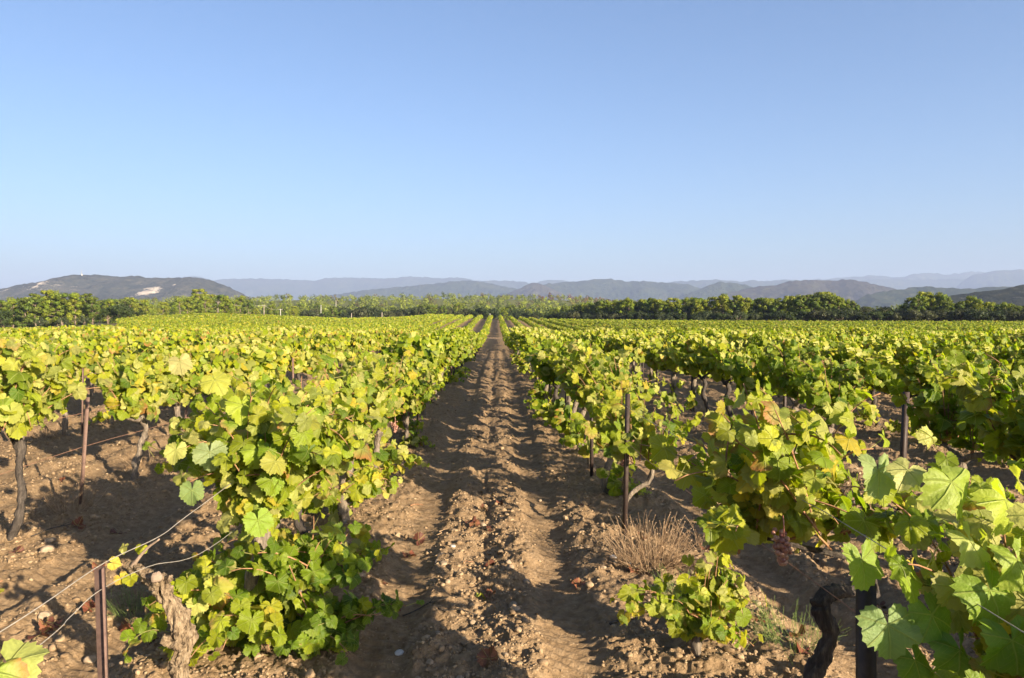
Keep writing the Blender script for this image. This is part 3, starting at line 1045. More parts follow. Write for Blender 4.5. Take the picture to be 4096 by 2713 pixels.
# big near vine at the right edge
b = loc_at(1.52, 2.12)
ex = []
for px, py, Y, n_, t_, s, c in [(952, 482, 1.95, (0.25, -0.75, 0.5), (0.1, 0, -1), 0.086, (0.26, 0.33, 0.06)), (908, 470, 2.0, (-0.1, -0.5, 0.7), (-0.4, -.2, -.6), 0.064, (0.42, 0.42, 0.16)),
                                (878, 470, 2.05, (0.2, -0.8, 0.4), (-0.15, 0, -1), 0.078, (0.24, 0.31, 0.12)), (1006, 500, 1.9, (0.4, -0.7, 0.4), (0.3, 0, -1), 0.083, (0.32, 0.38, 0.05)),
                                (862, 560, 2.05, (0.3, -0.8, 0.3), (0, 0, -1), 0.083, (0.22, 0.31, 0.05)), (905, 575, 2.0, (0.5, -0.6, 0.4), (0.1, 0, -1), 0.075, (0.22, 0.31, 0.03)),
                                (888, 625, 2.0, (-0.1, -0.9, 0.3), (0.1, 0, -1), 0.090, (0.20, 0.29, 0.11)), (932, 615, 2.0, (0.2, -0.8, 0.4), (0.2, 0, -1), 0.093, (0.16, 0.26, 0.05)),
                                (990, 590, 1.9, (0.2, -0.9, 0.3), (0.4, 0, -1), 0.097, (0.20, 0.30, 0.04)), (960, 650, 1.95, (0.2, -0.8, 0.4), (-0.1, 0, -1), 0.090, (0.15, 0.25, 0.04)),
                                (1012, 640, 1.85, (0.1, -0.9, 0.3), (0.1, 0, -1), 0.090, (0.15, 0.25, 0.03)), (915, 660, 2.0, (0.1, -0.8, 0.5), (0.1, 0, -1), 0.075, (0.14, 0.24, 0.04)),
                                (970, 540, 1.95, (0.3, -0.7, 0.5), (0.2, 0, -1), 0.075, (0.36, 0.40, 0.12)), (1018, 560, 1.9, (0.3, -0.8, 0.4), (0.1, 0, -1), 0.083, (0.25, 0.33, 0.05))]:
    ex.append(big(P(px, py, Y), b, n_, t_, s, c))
v = make_vine(110, 0, 0.70, 0.045, 32, (0.5, 0.9), 0.36, 0.36, 0.6, 0.05, 0.095, 0.052, n_low=6, colw=MIX, rusty=0.08, bunches=1, extra=ex, maxh=1.55)
place_vine(v, 'nearest vine with very large leaves, filling the lower right corner', b)


def dark_vine():
    Y = 2.8
    b = loc_at((808 - CX) / F * Y, Y)

    def q(cx, cy, r, dy=0.0):
        p = P(675 + cx * 0.2094, 350 + cy * 0.2094, Y + dy)
        return np.append(p - b, r * 0.00079)
    main = [np.array([-0.03, 0, -0.05, 0.04]), np.array([-0.03, 0, 0.1, 0.038]), q(650, 1600, 46), q(700, 1470, 44), q(745, 1350, 40), q(722, 1290, 42), q(690, 1225, 44)]
    arm = spline(np.array([q(690, 1230, 42), q(720, 1170, 38, 0.03), q(800, 1150, 30, 0.12), q(880, 1165, 26, 0.22), q(960, 1160, 22, 0.3), q(900, 1010, 18, 0.34), q(760, 975, 16, 0.36), q(560, 930, 12, 0.38), q(440, 900, 9, 0.42)]), 50)
    hd = P(785, 530, 3.18) - b
    cn = []
    rg = np.random.default_rng(8)
    for i in range(26):
        st = hd + np.array([rg.normal(0, 0.14), rg.normal(0.02, 0.12), rg.normal(0, 0.04)])
        cn.append((st, (rg.normal(-0.05, 0.55), rg.normal(0.0, 0.35), rg.uniform(0.15, 1.2)), rg.uniform(0.4, 0.72), rg.uniform(0.3, 1.1), 0.2))
    cn.append((hd, (-0.3, -0.1, 1.0), 0.75, 0.1, 0.3))
    cn.append((hd, (-1.0, 0.3, 0.7), 0.75, 0.35, 0.2))
    v = make_vine(111, 0, trunk_pts=np.array(main)[:, :3], trunk_rad=np.array(main)[:, 3], canes=cn, mat='bark_dark', arms=False, head=hd, smin=0.055, smax=0.10, step=0.058,
                  colw=(0.8, 2, 2.6, 2.6, 2.6, 0.9), rusty=0.10, bunches=0, sides=24, lateral=0.4, maxh=1.62)
    r = place_vine(v, 'vine on a twisted black trunk with its crown out over red grapes', b)
    obj('arm', MB().add(*tube(arm[:, :3], arm[:, 3], 18, 0.45, 12, ridge=0.25)).mesh('arm', M['bark_dark'], True, False), r)
    g = obj('grape_bunch', bunch_mesh(np.random.default_rng(3), 0.12, 0.05, 0.011, 60, 2), r)
    g.location = P(783, 528, 2.95) - b


dark_vine()
# young low vine by the path on the right
b = loc_at(1.21, 4.19)
rg0 = np.random.default_rng(44)
cn = [((0, 0, 0.1), (-1.0, -0.1, 0.75), 0.62, 0.95, 0.1), ((0, 0, 0.12), (-0.8, 0.2, 1.0), 0.5, 0.9, 0.1), ((0.02, 0, 0.2), (0.1, 0, 1), 0.44, 0.1, 0.2), ((0.1, 0, 0.2), (0.15, 0.1, 1), 0.42, 0.1, 0.2), ((0.12, 0, 0.15), (0.3, -0.1, 1), 0.40, 0.2, 0.2), ((0.05, -0.05, 0.1), (0.2, -0.3, 0.9), 0.38, 0.4, 0.1), ((0.05, -0.05, 0.1), (-0.1, -0.3, 0.9), 0.38, 0.4, 0.1), ((0.02, 0, 0.2), (-0.2, 0.1, 1), 0.48, 0.05, 0.3), ((0.08, 0, 0.25), (0.1, 0, 1), 0.46, 0.05, 0.3),
      ((0, 0, 0.15), (0.35, -0.2, 1), 0.40, 0.5, 0.1), 
      ((0, 0, 0.1), (-0.2, 0.5, 0.9), 0.40, 0.5, 0.1), ((0, 0, 0.1), (0.5, -0.5, 0.5), 0.3, 0.9, 0), ((0, 0, 0.1), (-0.4, -0.3, 0.8), 0.42, 0.6, 0.1), ((0, 0, 0.2), (0.3, 0.1, 1.0), 0.42, 0.1, 0.1), ((0, 0, 0.2), (0.1, -0.1, 1.0), 0.36, 0.1, 0.1), 
      ((0, 0, 0.12), (-0.9, -0.15, 0.9), 0.5, 0.9, 0.1), ((0, 0, 0.08), (0.2, -0.6, 0.5), 0.3, 0.8, 0), ((0, 0, 0.2), (0.45, 0.2, 1.0), 0.4, 0.3, 0.1)]
v = make_vine(112, 0, trunk_pts=[(-0.02, 0, -0.05), (-0.025, 0, 0.05), (-0.01, -0.02, 0.14), (0.0, -0.03, 0.24), (0.04, -0.05, 0.31), (0.075, -0.05, 0.33)],
              trunk_rad=[0.036, 0.036, 0.026, 0.022, 0.02, 0.016], canes=cn, arms=False, mat='bark', smin=0.056, smax=0.09, step=0.05, colw=(0.8, 2, 2.6, 2.2, 2.8, 0.6), rusty=0.06,
              bunches=0, lateral=0.35, maxh=0.62)
place_vine(v, 'small young vine low on the ground at the right edge of the path', b - np.array([0.05, 0, 0]), 0, 0.88)


def forked_vine():
    Y = 6.75
    b = loc_at((625 - CX) / F * Y, Y)

    def q(cx, cy, r, dy=0.0):
        p = P(575 + cx * 0.1116, 375 + cy * 0.1116, Y + dy)
        return np.append(p - b, r * 0.00102)
    main = [np.array([0, 0, -0.05, 0.026]), q(440, 1400, 24), q(448, 1220, 24), q(470, 1110, 24), q(560, 1015, 24), q(650, 965, 24), q(690, 880, 22), q(690, 780, 18)]
    cn = []
    rg = np.random.default_rng(18)
    hd = q(640, 740, 1)[:3]
    for i in range(17):
        cn.append((hd + np.array([rg.normal(-0.10, 0.15), rg.normal(0, 0.25), rg.normal(0, 0.04)]), (rg.normal(0.0, 0.5), rg.normal(0, 0.4), 1.0), rg.uniform(0.45, 0.85), rg.uniform(0.2, 0.9), 0.2))
    cn.append((hd, (1.0, 0, 0.9), 0.7, 0.3, 0.1))
    v = make_vine(113, 0, trunk_pts=np.array(main)[:, :3], trunk_rad=np.array(main)[:, 3], canes=cn, arms=False, head=hd, mat='bark', smin=0.055, smax=0.095, step=0.058,
                  colw=(0.9, 2, 2.6, 2.6, 2.3, 0.7), rusty=0.08, bunches=1, sides=14, maxh=1.45, n_low=0)
    place_vine(v, 'vine on a slender bent trunk leaning right behind the tall black post', b)


forked_vine()
b = loc_at(1.2, 8.1)
v = make_vine(114, 0, 0.62, 0.042, 18, (0.6, 1.0), 0.5, 0.5, 0.5, 0.055, 0.10, 0.06, n_low=4, colw=MIX, rusty=0.06, bunches=1,
              trunk_pts=[(0.03, 0, -0.05), (0.0, 0, 0.06), (0.0, 0, 0.2), (0.06, 0.02, 0.4), (0.1, 0.02, 0.62)], trunk_rad=[0.05, 0.046, 0.04, 0.036, 0.04], sides=14, maxh=1.5)
place_vine(v, 'vine with a stout curved grey trunk beside the dry weed clump', b)

# ------------------------------------------------------------------ the rows
V0 = [make_vine(200 + i, 0, [.84, .66, .7, .82, .86, .62][i], R.uniform(0.036, 0.05), 20, (0.5, 0.95), 0.52, R.uniform(0.4, 0.52), 0.55, 0.05, 0.115, 0.052, n_low=[0, 3, 4, 0, 0, 5][i],
                colw=[YEL, MIX, GRN, MIX, YEL, GRN][i], rusty=[.08, .06, .04, .12, .05, .03][i], bunches=[1, 0, 0, 0, 0, 0][i],
                mat=['bark', 'bark_dark', 'bark', 'bark', 'bark_dark', 'bark'][i], maxh=[1.6, 1.5, 1.55, 1.52, 1.62, 1.45][i]) for i in range(6)]
V0 += [make_vine(220 + i, 0, 0.82, 0.045, 22, (0.55, 1.0), 0.55, 0.5, 0.55, 0.06, 0.115, 0.055, n_low=i, colw=[YEL, MIX][i], rusty=0.06, bunches=0, mat='bark', maxh=[1.7, 1.58][i]) for i in range(2)]
V1 = [make_vine(300 + i, 1, [.82, .68, .7, .84, .86, .62, .7, .8][i], 0.045, 22, (0.5, 0.95), 0.55, R.uniform(0.42, 0.55), 0.55, 0.07, 0.12, 0.055, n_low=[0, 3, 3, 0, 0, 4, 2, 0][i],
                colw=[YEL, MIX, GRN, YEL, MIX, GRN, MIX, YEL][i], rusty=[.06, .05, .03, .08, .04, .03, .10, .05][i], bunches=[1, 0, 0, 0, 0, 0, 0, 0][i],
                mat=['bark', 'bark_dark'][i % 2], separate_canes=False, maxh=[1.58, 1.5, 1.55, 1.48, 1.62, 1.45, 1.52, 1.56][i]) for i in range(8)]
LOOK0 = ['yellowing', 'green', 'deep green', 'russet flecked', 'tall yellow green', 'low deep green', 'tall bright yellow', 'bushy green']
LOOK1 = ['yellowing', 'mixed green', 'deep green', 'yellow green', 'tall green', 'low deep green', 'russet flecked', 'pale yellow green']
ORD = ['first', 'second', 'third', 'fourth', 'fifth', 'sixth', 'seventh', 'eighth', 'ninth', 'tenth', 'eleventh', 'twelfth']

slots = []
for side, rows in (('left', ROWS_L), ('right', ROWS_R)):
    for k, x in enumerate(rows[:14]):
        y = {('left', 0): 9.75, ('right', 0): 9.35}.get((side, k), None)
        if y is None:
            y = abs(x) / 0.74 + R.uniform(-0.9, 0.1)
        GAPS = {('right', 1): [(6.9, 7.9), (10.7, 11.5), (12.0, 12.6)], ('left', 1): [(7.2, 7.75)]}.get((side, k), [])
        while y < 44:
            if not any(a < y < b_ for a, b_ in GAPS):
              slots.append((math.hypot(x, y), side, k, x, y))
            y += R.uniform(1.05, 1.38) if k or y > 14 else R.uniform(1.1, 1.35)
slots.sort()
slots = slots[:284]
NEAR_END = {}
cnt = {}
protos = {}
for d, side, k, x, y in sorted(slots, key=lambda s: (s[1], s[2], s[4])):
    i = cnt.get((side, k), 0)
    cnt[(side, k)] = i + 1
    NEAR_END[(side, k)] = y
    lod = 0 if d < 11.5 else 1
    vi = R.randrange(len(V0) if lod == 0 else len(V1))
    if lod == 0:
        vi = R.choice([0, 3, 4, 6, 7, 1] if side == 'left' and k else [1, 2, 5, 2, 5, 7])
    else:
        vi = R.choice(([1, 5, 6, 2, 1, 7] if k == 0 else [0, 3, 4, 7, 1, 6]) if side == 'left' else [1, 6, 5, 2, 1, 7])
    look = (LOOK0 if lod == 0 else LOOK1)[vi]
    xx = x + R.gauss(0, 0.05)
    first = i + (5 if (side == 'left' and k == 0) else 5 if (side == 'right' and k == 0) else 0)
    if first < 10:
        label = f'{look} vine, {ORD[first]} from the front in {ORD[k]} row {side} of the path'
        group = f'vines of the {ORD[k]} row {side} of the path'
    elif first < 18:
        label = f'{look} vine midway back in the {ORD[k]} row {side} of the path'
        group = f'{look} vines midway along the {ORD[k]} row {side} of the path'
    else:
        label = f'{look} vine toward the far end of the {ORD[k] if k < 12 else "outermost"} row {side} of the path'
        group = f'{look} far vines of the {ORD[k]} row {side} of the path'
    loc = loc_at(xx, y)
    loc[2] -= 0.02
    rz = R.gauss(0, 0.22)
    sc = R.uniform(0.85, 1.08)
    key = (lod, vi)
    if key not in protos:
        v = (V0 if lod == 0 else V1)[vi]
        protos[key] = place_vine(v, label, loc, rz, sc, group)
    else:
        o = copy_tree(protos[key])
        o.location = loc
        o.rotation_euler = (0, 0, rz)
        o.scale = (sc, sc, R.uniform(0.92, 1.05))
        o['label'] = label
        o['group'] = group
# vines of the right rows that stand just outside the frame and shade the foreground
for x, y in [(4.05, 4.4), (4.05, 3.2), (6.87, 3.0), (6.87, 1.7)]:
    o = copy_tree(protos[(0, R.choice([k[1] for k in protos if k[0] == 0]))])
    o.location = loc_at(x, max(y, 1.1)) + np.array([0, y - max(y, 1.1), 0])
    o.rotation_euler = (0, 0, R.uniform(-0.2, 0.2))
    o['label'] = 'vine of the right hand rows standing beside the camera'
    o['group'] = 'vines beside the camera'


# ------------------------------------------------------------------ the rest of the vineyard, far too many vines to count
def far_vineyard():
    rg = np.random.default_rng(77)
    mb = MB()
    cs, ks = [], []
    for side, rows in (('left', ROWS_L), ('right', ROWS_R)):
        for k, x in enumerate(rows):
            y0 = max(NEAR_END.get((side, k), 0) + 1.1, abs(x) / 0.78, 24 if k >= 14 else 0)
            ys = np.arange(y0, 216, 1.15) + rg.normal(0, 0.12, len(np.arange(y0, 216, 1.15)))
            yb = edge_y(x / ys)
            keep = (ys < yb - 1.0) & ~((ys > 92) & (ys < 96.5)) & (rg.random(len(ys)) > 0.03)
            px = x / ys * F + CX
            keep &= ~((px < 118) & (ys > 120))
            ys = ys[keep]
            cs.append(np.stack([np.full(len(ys), x) + rg.normal(0, 0.05, len(ys)), ys], -1))
    cs = np.concatenate(cs)
    z = H(cs[:, 0], cs[:, 1])
    for lo, hi, m, s, tall in ((0, 60, 120, 0.085, 1.45), (60, 110, 74, 0.115, 1.25), (110, 160, 44, 0.15, 1.2), (160, 260, 30, 0.20, 1.2)):
        q = np.where((cs[:, 1] >= lo) & (cs[:, 1] < hi))[0]
        n = len(q)
        if not n:
            continue
        big_ = 0.85 + 0.25 * rg.random((n, 1))
        d = unit(rg.normal(0, 1, (n, m, 3)))
        rad = rg.random((n, m, 1)) ** 0.35
        dirv = d.copy()
        off = d * rad * np.array([0.50, 0.66, 0.40])
        top = (tall * big_)[:, :, None]
        pos = np.stack([cs[q, 0], cs[q, 1], z[q]], -1)[:, None, :] + off * np.array([1, 1, 1.0]) + np.concatenate([0 * top, 0 * top, top - 0.40], -1)
        pos = pos.reshape(-1, 3)
        dirv = dirv.reshape(-1, 3)
        k = len(pos)
        nrm = dirv * 0.8 + np.array([0, 0, 0.15]) + 0.6 * SUN + rg.normal(0, 0.4, (k, 3))
        tip = np.array([0, 0, -0.7]) + rg.normal(0, 0.5, (k, 3))
        plant = np.repeat(rg.random((n, 1)) * 1.0, m, 1).reshape(-1)
        patch = vnoise(np.repeat(cs[q, 0], m) * 0.05, np.repeat(cs[q, 1], m) * 0.03, 5) + 0.5
        col = leaf_colors(rg, k, (1.6, 2.6, 2.6, 2.0, 0.7, 0.4))
        right = np.clip((np.repeat(cs[q, 0], m) + 8) / 40, 0, 1)[:, None]
        col = col * (1.0 - 0.12 * right) * (0.8 + 0.35 * patch[:, None])
        size = s * (0.75 + 0.5 * rg.random(k))
        add_leaves(mb, rg, pos, nrm, tip, size, col, 1 if hi == 60 else 2, 0.03)
        trunk_q = q[cs[q, 1] < 75]
        for j in trunk_q[::1]:
            mb.add(*tube([(cs[j, 0], cs[j, 1], z[j] - 0.05), (cs[j, 0] + 0.02, cs[j, 1], z[j] + 0.65)], [0.045, 0.035], 4, cap=False), col=(0.05, 0.04, 0.03))
    o = obj('vineyard_rows', mb.mesh('vineyard_rows', M['leaf_mid']))
    tag(o, 'the far vineyard, countless vines in rows up to the trees', 'vineyard', kind='stuff')


far_vineyard()


# ------------------------------------------------------------------ posts and wires
def angle_iron(h, w=0.036, t=0.005):
    a = [(0, 0), (w, 0), (w, t), (t, t), (t, w), (0, w)]
    V = np.array([(x - w / 2, y - w / 2, z) for z in (-0.1, h) for x, y in a])
    F4 = [[i, (i + 1) % 6, 6 + (i + 1) % 6, 6 + i] for i in range(6)]
    V2 = np.concatenate([V])
    F4 += [[6, 7, 8, 9], [6, 9, 10, 11], [3, 2, 1, 0], [5, 4, 3, 0]]
    return V2, None, np.array(F4)


def add_post(x, y, h, mat, label, w=0.036, lean=(0, 0), rot=0.0, group=None):
    z = hgt(x, y) - 0.02
    p = obj('vineyard_post', MB().add(*angle_iron(h, w)).mesh('vineyard_post', M[mat], False, False), None, (x, y, z))
    p.rotation_euler = (lean[1], lean[0], rot)
    tag(p, label, 'post', group)
    return p


zp = hgt(-1.43, 2.73)
add_post(-1.432, 2.73, 1.03 - zp + 0.02, 'rust_post', 'rusty brown angle iron post in front of the pale stump', 0.037, (0.03, 0), math.radians(195))
add_post(-1.40, 7.25, 1.2, 'rust_post', 'thin rusty post left of the path, against a thick grey vine trunk', 0.036, (0.05, 0), 2.6)
add_post(1.14, 6.55, 1.27, 'black_post', 'tall black post rising above the leaves right of the path', 0.032, (0.025, 0), 0.4)
add_post(1.15, 8.9, 1.15, 'black_post', 'thin black post right of the path, behind the tall black one', 0.034, (0, 0), 0.3)
add_post(1.25, 2.5, 1.05, 'black_post', 'thick black post under the big leaves at lower right', 0.045, (0.0, 0), 0.3)
add_post(-4.26, 7.6, 1.12, 'rust_post', 'slim dark red post among grapes, in the second row left', 0.036, (0.06, 0), 0.2)
add_post(-4.4, 10.5, 1.1, 'rust_post', 'slim dark post behind a dangling leaf, second row left', 0.036, (0.01, 0), 0.2)
add_post(4.10, 7.5, 1.22, 'black_post', 'leaning black post amid russet leaves in the second row right', 0.045, (0.06, 0), 0.3)
add_post(4.32, 11.1, 1.2, 'black_post', 'upright black post in the gap of the second row right', 0.04, (0.02, 0), 0.3)
n_p = 0
for side, rows in (('left', ROWS_L), ('right', ROWS_R)):
    for k, x in enumerate(rows[:7]):
        for y in np.arange({0: 13.5, 1: 15.5}.get(k, abs(x) / 0.66 + 1.5), 30, 4.9):
            add_post(x + R.gauss(0, .03), y + R.uniform(-.3, .3), R.uniform(1.05, 1.25), 'rust_post' if side == 'left' else 'black_post',
                     f'dark iron post standing among the leaves of the {ORD[k]} row {side} of the path', 0.036, (R.gauss(0, .03), R.gauss(0, .02)), R.uniform(0, 3),
                     f'posts of the {ORD[k]} row {side} of the path')


def wire(pts, r, mat, label, n=60):
    s = spline(np.array(pts, float), n)
    o = obj('trellis_wire', MB().add(*tube(s, r, 6)).mesh('trellis_wire', M[mat], True, False))
    tag(o, label, 'wire')


wire([(-1.445, 0.9, 1.06), P(0, 632, 2.13), (-1.448, 2.72, 1.045), P(160, 536, 3.15), P(195, 510, 3.5), (-1.43, 5, 1.08), (-1.43, 9, 1.1), (-1.43, 16, 1.08), (-1.43, 28, 1.0)], 0.0017, 'wire', 'upper pale wire running from the lower left corner along the left row')
wire([(-1.45, 1.2, 0.86), P(35, 649, 2.28), P(70, 617, 2.52), (-1.447, 2.71, 0.955), P(150, 566, 3.1), P(208, 549, 3.66), (-1.43, 5, 0.8), (-1.43, 9, 0.82), (-1.43, 16, 0.8), (-1.43, 28, 0.7)], 0.0015, 'wire', 'lower slack wire bending at the rusty post beside the pale stump')
wire([(1.24, 0.6, 1.2), P(865, 536, 2.45), P(796, 497, 3.0), (1.22, 4.6, 1.16), (1.15, 6.52, 1.17), (1.22, 10, 1.15), (1.23, 18, 1.1), (1.23, 28, 1.0)], 0.0015, 'wire', 'upper wire of the right row, passing under the near leaves')
wire([(1.24, 0.6, 0.95), (1.25, 2.5, 0.93), (1.22, 4.6, 0.85), (1.15, 6.52, 0.86), (1.22, 10, 0.85), (1.23, 18, 0.8), (1.23, 28, 0.7)], 0.0022, 'rust_wire', 'lower rusty wire of the right row, from the thick black post')
wire([(-4.2, 5.0, 0.98), (-4.26, 7.59, 0.97), (-4.2, 10, 0.97), (-4.2, 18, 0.95), (-4.2, 28, 0.8)], 0.0024, 'rust_wire', 'rusty upper wire of the second row left')
wire([(-4.2, 5.0, 0.60), (-4.26, 7.59, 0.62), (-4.2, 10, 0.6), (-4.2, 18, 0.55), (-4.2, 28, 0.4)], 0.0024, 'rust_wire', 'rusty lower wire of the second row left, above bare soil')
wire([(4.05, 4.6, 1.1), (4.09, 7.48, 1.12), (4.05, 11, 1.1), (4.05, 18, 1.05), (4.05, 28, 0.9)], 0.0022, 'rust_wire', 'thin rusty wire of the second row right')


# ------------------------------------------------------------------ stones, clods, dead leaves, weeds
def clods():
    rg = np.random.default_rng(5)
    n = 95000
    u = rg.random(n)
    Y = 2.6 * (18 / 2.6) ** (u ** 0.85)
    X = (rg.random(n) * 2 - 1) * (0.78 * Y + 0.2)
    i = np.clip(np.searchsorted(ROWS_X, X), 1, len(ROWS_X) - 1)
    ax = np.abs(X - 0.5 * (ROWS_X[i] + ROWS_X[i - 1]))
    track = np.exp(-((ax - 0.56) / 0.19) ** 4)
    patch = vnoise(X * 1.6, Y * 1.6, 61) + vnoise(X * 5, Y * 5, 62) * 0.7
    keep = (rg.random(n) > track * 0.97) & (patch + rg.normal(0, 0.25, n) > -0.12)
    X, Y = X[keep], Y[keep]
    n = len(X)
    Z = H(X, Y) + micro(X, Y)
    r = np.clip(np.exp(rg.normal(math.log(0.0065), 0.5, n)), 0.0028, 0.024) * (0.85 + 0.02 * Y)
    mb = MB()
    for (V, Fc), sel in ((ICO1, r < 0.017), (ICO2, r >= 0.017)):
        q = np.where(sel)[0]
        k = len(q)
        sc = r[q][:, None] * (0.65 + 0.7 * rg.random((k, 3))) * np.array([1.1, 1.1, 0.8])
        jit = 1 + rg.normal(0, 0.19, (k, len(V), 1))
        if len(V) > 20:
            low = rg.normal(0, 1, (k, 3, 3))
            jit = 1 + 0.16 * np.sin(np.einsum('kij,vj->kvi', low * 2, V)).sum(-1, keepdims=True) + rg.normal(0, 0.05, (k, len(V), 1))
        a = rg.random(k) * 6.283
        ca, sa = np.cos(a)[:, None], np.sin(a)[:, None]
        G = V[None] * jit * sc[:, None, :]
        gx = G[..., 0] * ca - G[..., 1] * sa
        gy = G[..., 0] * sa + G[..., 1] * ca
        G = np.stack([gx, gy, G[..., 2]], -1) + np.stack([X[q], Y[q], Z[q] + r[q] * 0.25], -1)[:, None, :]
        mb.add(G.reshape(-1, 3), (Fc[None] + (np.arange(k) * len(V))[:, None, None]).reshape(-1, 3))
    o = obj('soil_clods', mb.mesh('soil_clods', M['clod'], False, False))
    tag(o, 'crumbly brown clods and pebbles littering the soil', 'gravel', kind='stuff')


clods()


def stone_mesh(seed, r, flat=0.65):
    rg = np.random.default_rng(seed)
    V, Fc = ICO3
    D = rg.normal(0, 1, (7, 3))
    D = unit(D)
    cut = rg.uniform(0.62, 0.95, 7)
    P_ = V.copy()
    for d, c in zip(D, cut):
        h = P_ @ d
        P_ = P_ - np.clip(h - c, 0, None)[:, None] * d * 0.9
    P_ = P_ * (1 + 0.05 * np.sin(V * 9 + seed).sum(1, keepdims=True) * 0.5)
    P_ = P_ * np.array([rg.uniform(0.9, 1.3), rg.uniform(0.8, 1.0), flat]) * r
    return P_, Fc


def add_stone(px, py, rpx, mat, label, seed, group=None, flat=0.65):
    Y = CAM_H * F / (py - HY)
    x = (px - CX) / F * Y
    r = rpx / F * Y
    Vv, Fc = stone_mesh(seed, r, flat)
    o = obj('stone', MB().add(Vv, Fc).mesh('stone', M[mat], True, False), None, (x, Y, hgt(x, Y) + r * flat * 0.45))
    o.rotation_euler = (R.uniform(-.15, .15), R.uniform(-.15, .15), R.uniform(0, 6.28))
    tag(o, label, 'stone', group)


SQ = lambda cx, cy: ((1300 + cx * 0.549) / 4, (2000 + cy * 0.549) / 4)
for (cx, cy, r, mat, lb, fl) in [
        (1380, 835, 6.4, 'stone', 'large angular grey stone in the middle of the shaded path', .8), (1370, 750, 4.2, 'stone', 'round grey stone just behind the large angular one', .8),
        (1348, 545, 4.6, 'stone', 'pale lumpy stone in the middle of the path, above two smaller ones', .8), (1340, 500, 4.0, 'stone', 'grey stone at the near end of the sunlit central ridge', .6),
        (1470, 590, 3.6, 'stone', 'small grey stone on the path beside the right wheel track', .7), (292, 492, 5.2, 'white_stone', 'smooth white stone at the foot of the left row', .65),
        (262, 570, 5.2, 'stone', 'rounded tan stone just below the smooth white one', .6), (240, 360, 5.0, 'stone', 'sunlit cream stone under the leaves left of the path', .7),
        (860, 480, 5.0, 'stone', 'flat grey slab of stone lying by a black twig on the path', .4), (895, 625, 3.0, 'stone', 'tan pebble stone left of the path centre', .8),
        (540, 1080, 5.6, 'white_stone', 'flat bluish white stone in the left wheel track at the bottom', .35), (1075, 890, 3.8, 'stone', 'sunlit tan stone low on the shaded path', .7),
        (760, 1195, 4.2, 'stone', 'tan stone near the bottom edge of the path', .8), (985, 1285, 6.0, 'stone', 'broad sunlit tan stone at the bottom edge of the picture', .6),
        (820, 1015, 3.6, 'stone', 'oval brown stone on the shaded lower path', .6), (2100, 470, 4.2, 'white_stone', 'pale flat stone right of the path beside a dead twig', .5),
        (2210, 480, 4.0, 'white_stone', 'white splinter of stone below the dry weed clump', .45), (2028, 560, 3.2, 'stone', 'round tan stone below the dry weed clump', .8),
        (2115, 510, 3.0, 'stone', 'small sunlit tan stone under the pale flat one', .8), (930, 375, 3.6, 'white_stone', 'bluish white chip of stone in the left wheel track', .4),
        (1150, 180, 3.6, 'stone', 'cream stone on the sunlit ridge beside dead leaves', .8), (1315, 1180, 3.8, 'stone', 'brown stone right of the burnt spot at the bottom', .7)]:
    px, py = SQ(cx, cy)
    add_stone(px, py, r, mat, lb, int(cx + cy), None, fl)
for (px, py, r, mat, lb) in [(47, 552, 7.5, 'stone', 'large round brown stone on shaded soil at lower left'), (50, 544, 5.0, 'stone', 'upright brown stone just above the large round one at left'),
                             (44, 622, 6.5, 'stone', 'sunlit round stone above the dead leaves at lower left'), (90, 655, 7, 'stone', 'flat sunlit stone left of the rusty post'),
                             (308, 660, 6, 'stone', 'smooth pinkish stone under the low dark green vine'), (130, 668, 4.5, 'white_stone', 'small pale stone between the rusty post and stump'),
                             (95, 606, 3.5, 'white_stone', 'white stone left of the rusty post'), (855, 463 + 46, 3.6, 'stone', 'pale stone on the soil behind the young vine'),
                             (757, 607, 4.5, 'stone', 'tan stone right of the young vine'), (790, 640, 4.5, 'stone', 'round tan stone left of the black trunk'),
                             (745, 648, 4.0, 'stone', 'tan stone touching the right side of the young vine'), (820, 595 + 62, 3.8, 'stone', 'small stone beside the black trunk')]:
    add_stone(px, py, r, mat, lb, int(px * 3 + py))
k = 0
while k < 30:
    Y = R.uniform(3.6, 13); x = R.uniform(-0.7, 0.7) * Y
    px, py = x / Y * F + CX, HY + CAM_H * F / Y
    if py > 676:
        continue
    add_stone(px, py, R.uniform(1.2, 2.3) , 'stone', 'small tan stone lying loose on the soil between the rows', 900 + k, 'loose stones on the soil', R.uniform(.55, .85))
    k += 1


def dead_leaf(px, py, size, label, seed, group='fallen leaves', col=None):
    Y = CAM_H * F / (py - HY)
    x = (px - CX) / F * Y
    rg = np.random.default_rng(seed)
    mb = MB()
    c = np.array([[0.14, 0.045, 0.027], [0.18, 0.07, 0.04], [0.10, 0.036, 0.026]])[rg.integers(0, 3)] if col is None else np.array(col)
    V, F3, F4, rr = leaf_template(37, True, rg.uniform(.5, 1.2), rg.uniform(0.2, .6), rg.uniform(.2, .4), rg.uniform(0, 6))
    mb.add(V * size * np.array([1, 1, -1.1]), F3, F4, c * (0.8 + 0.4 * rg.random((len(V), 1))), V[:, :2])
    o = obj('fallen_leaf', mb.mesh('fallen_leaf', M['dead_leaf'], True), None, (x, Y, hgt(x, Y) + 0.02))
    o.rotation_euler = (rg.normal(0, .35), rg.normal(0, .35), rg.uniform(0, 6.28))
    tag(o, label, 'leaf', group)


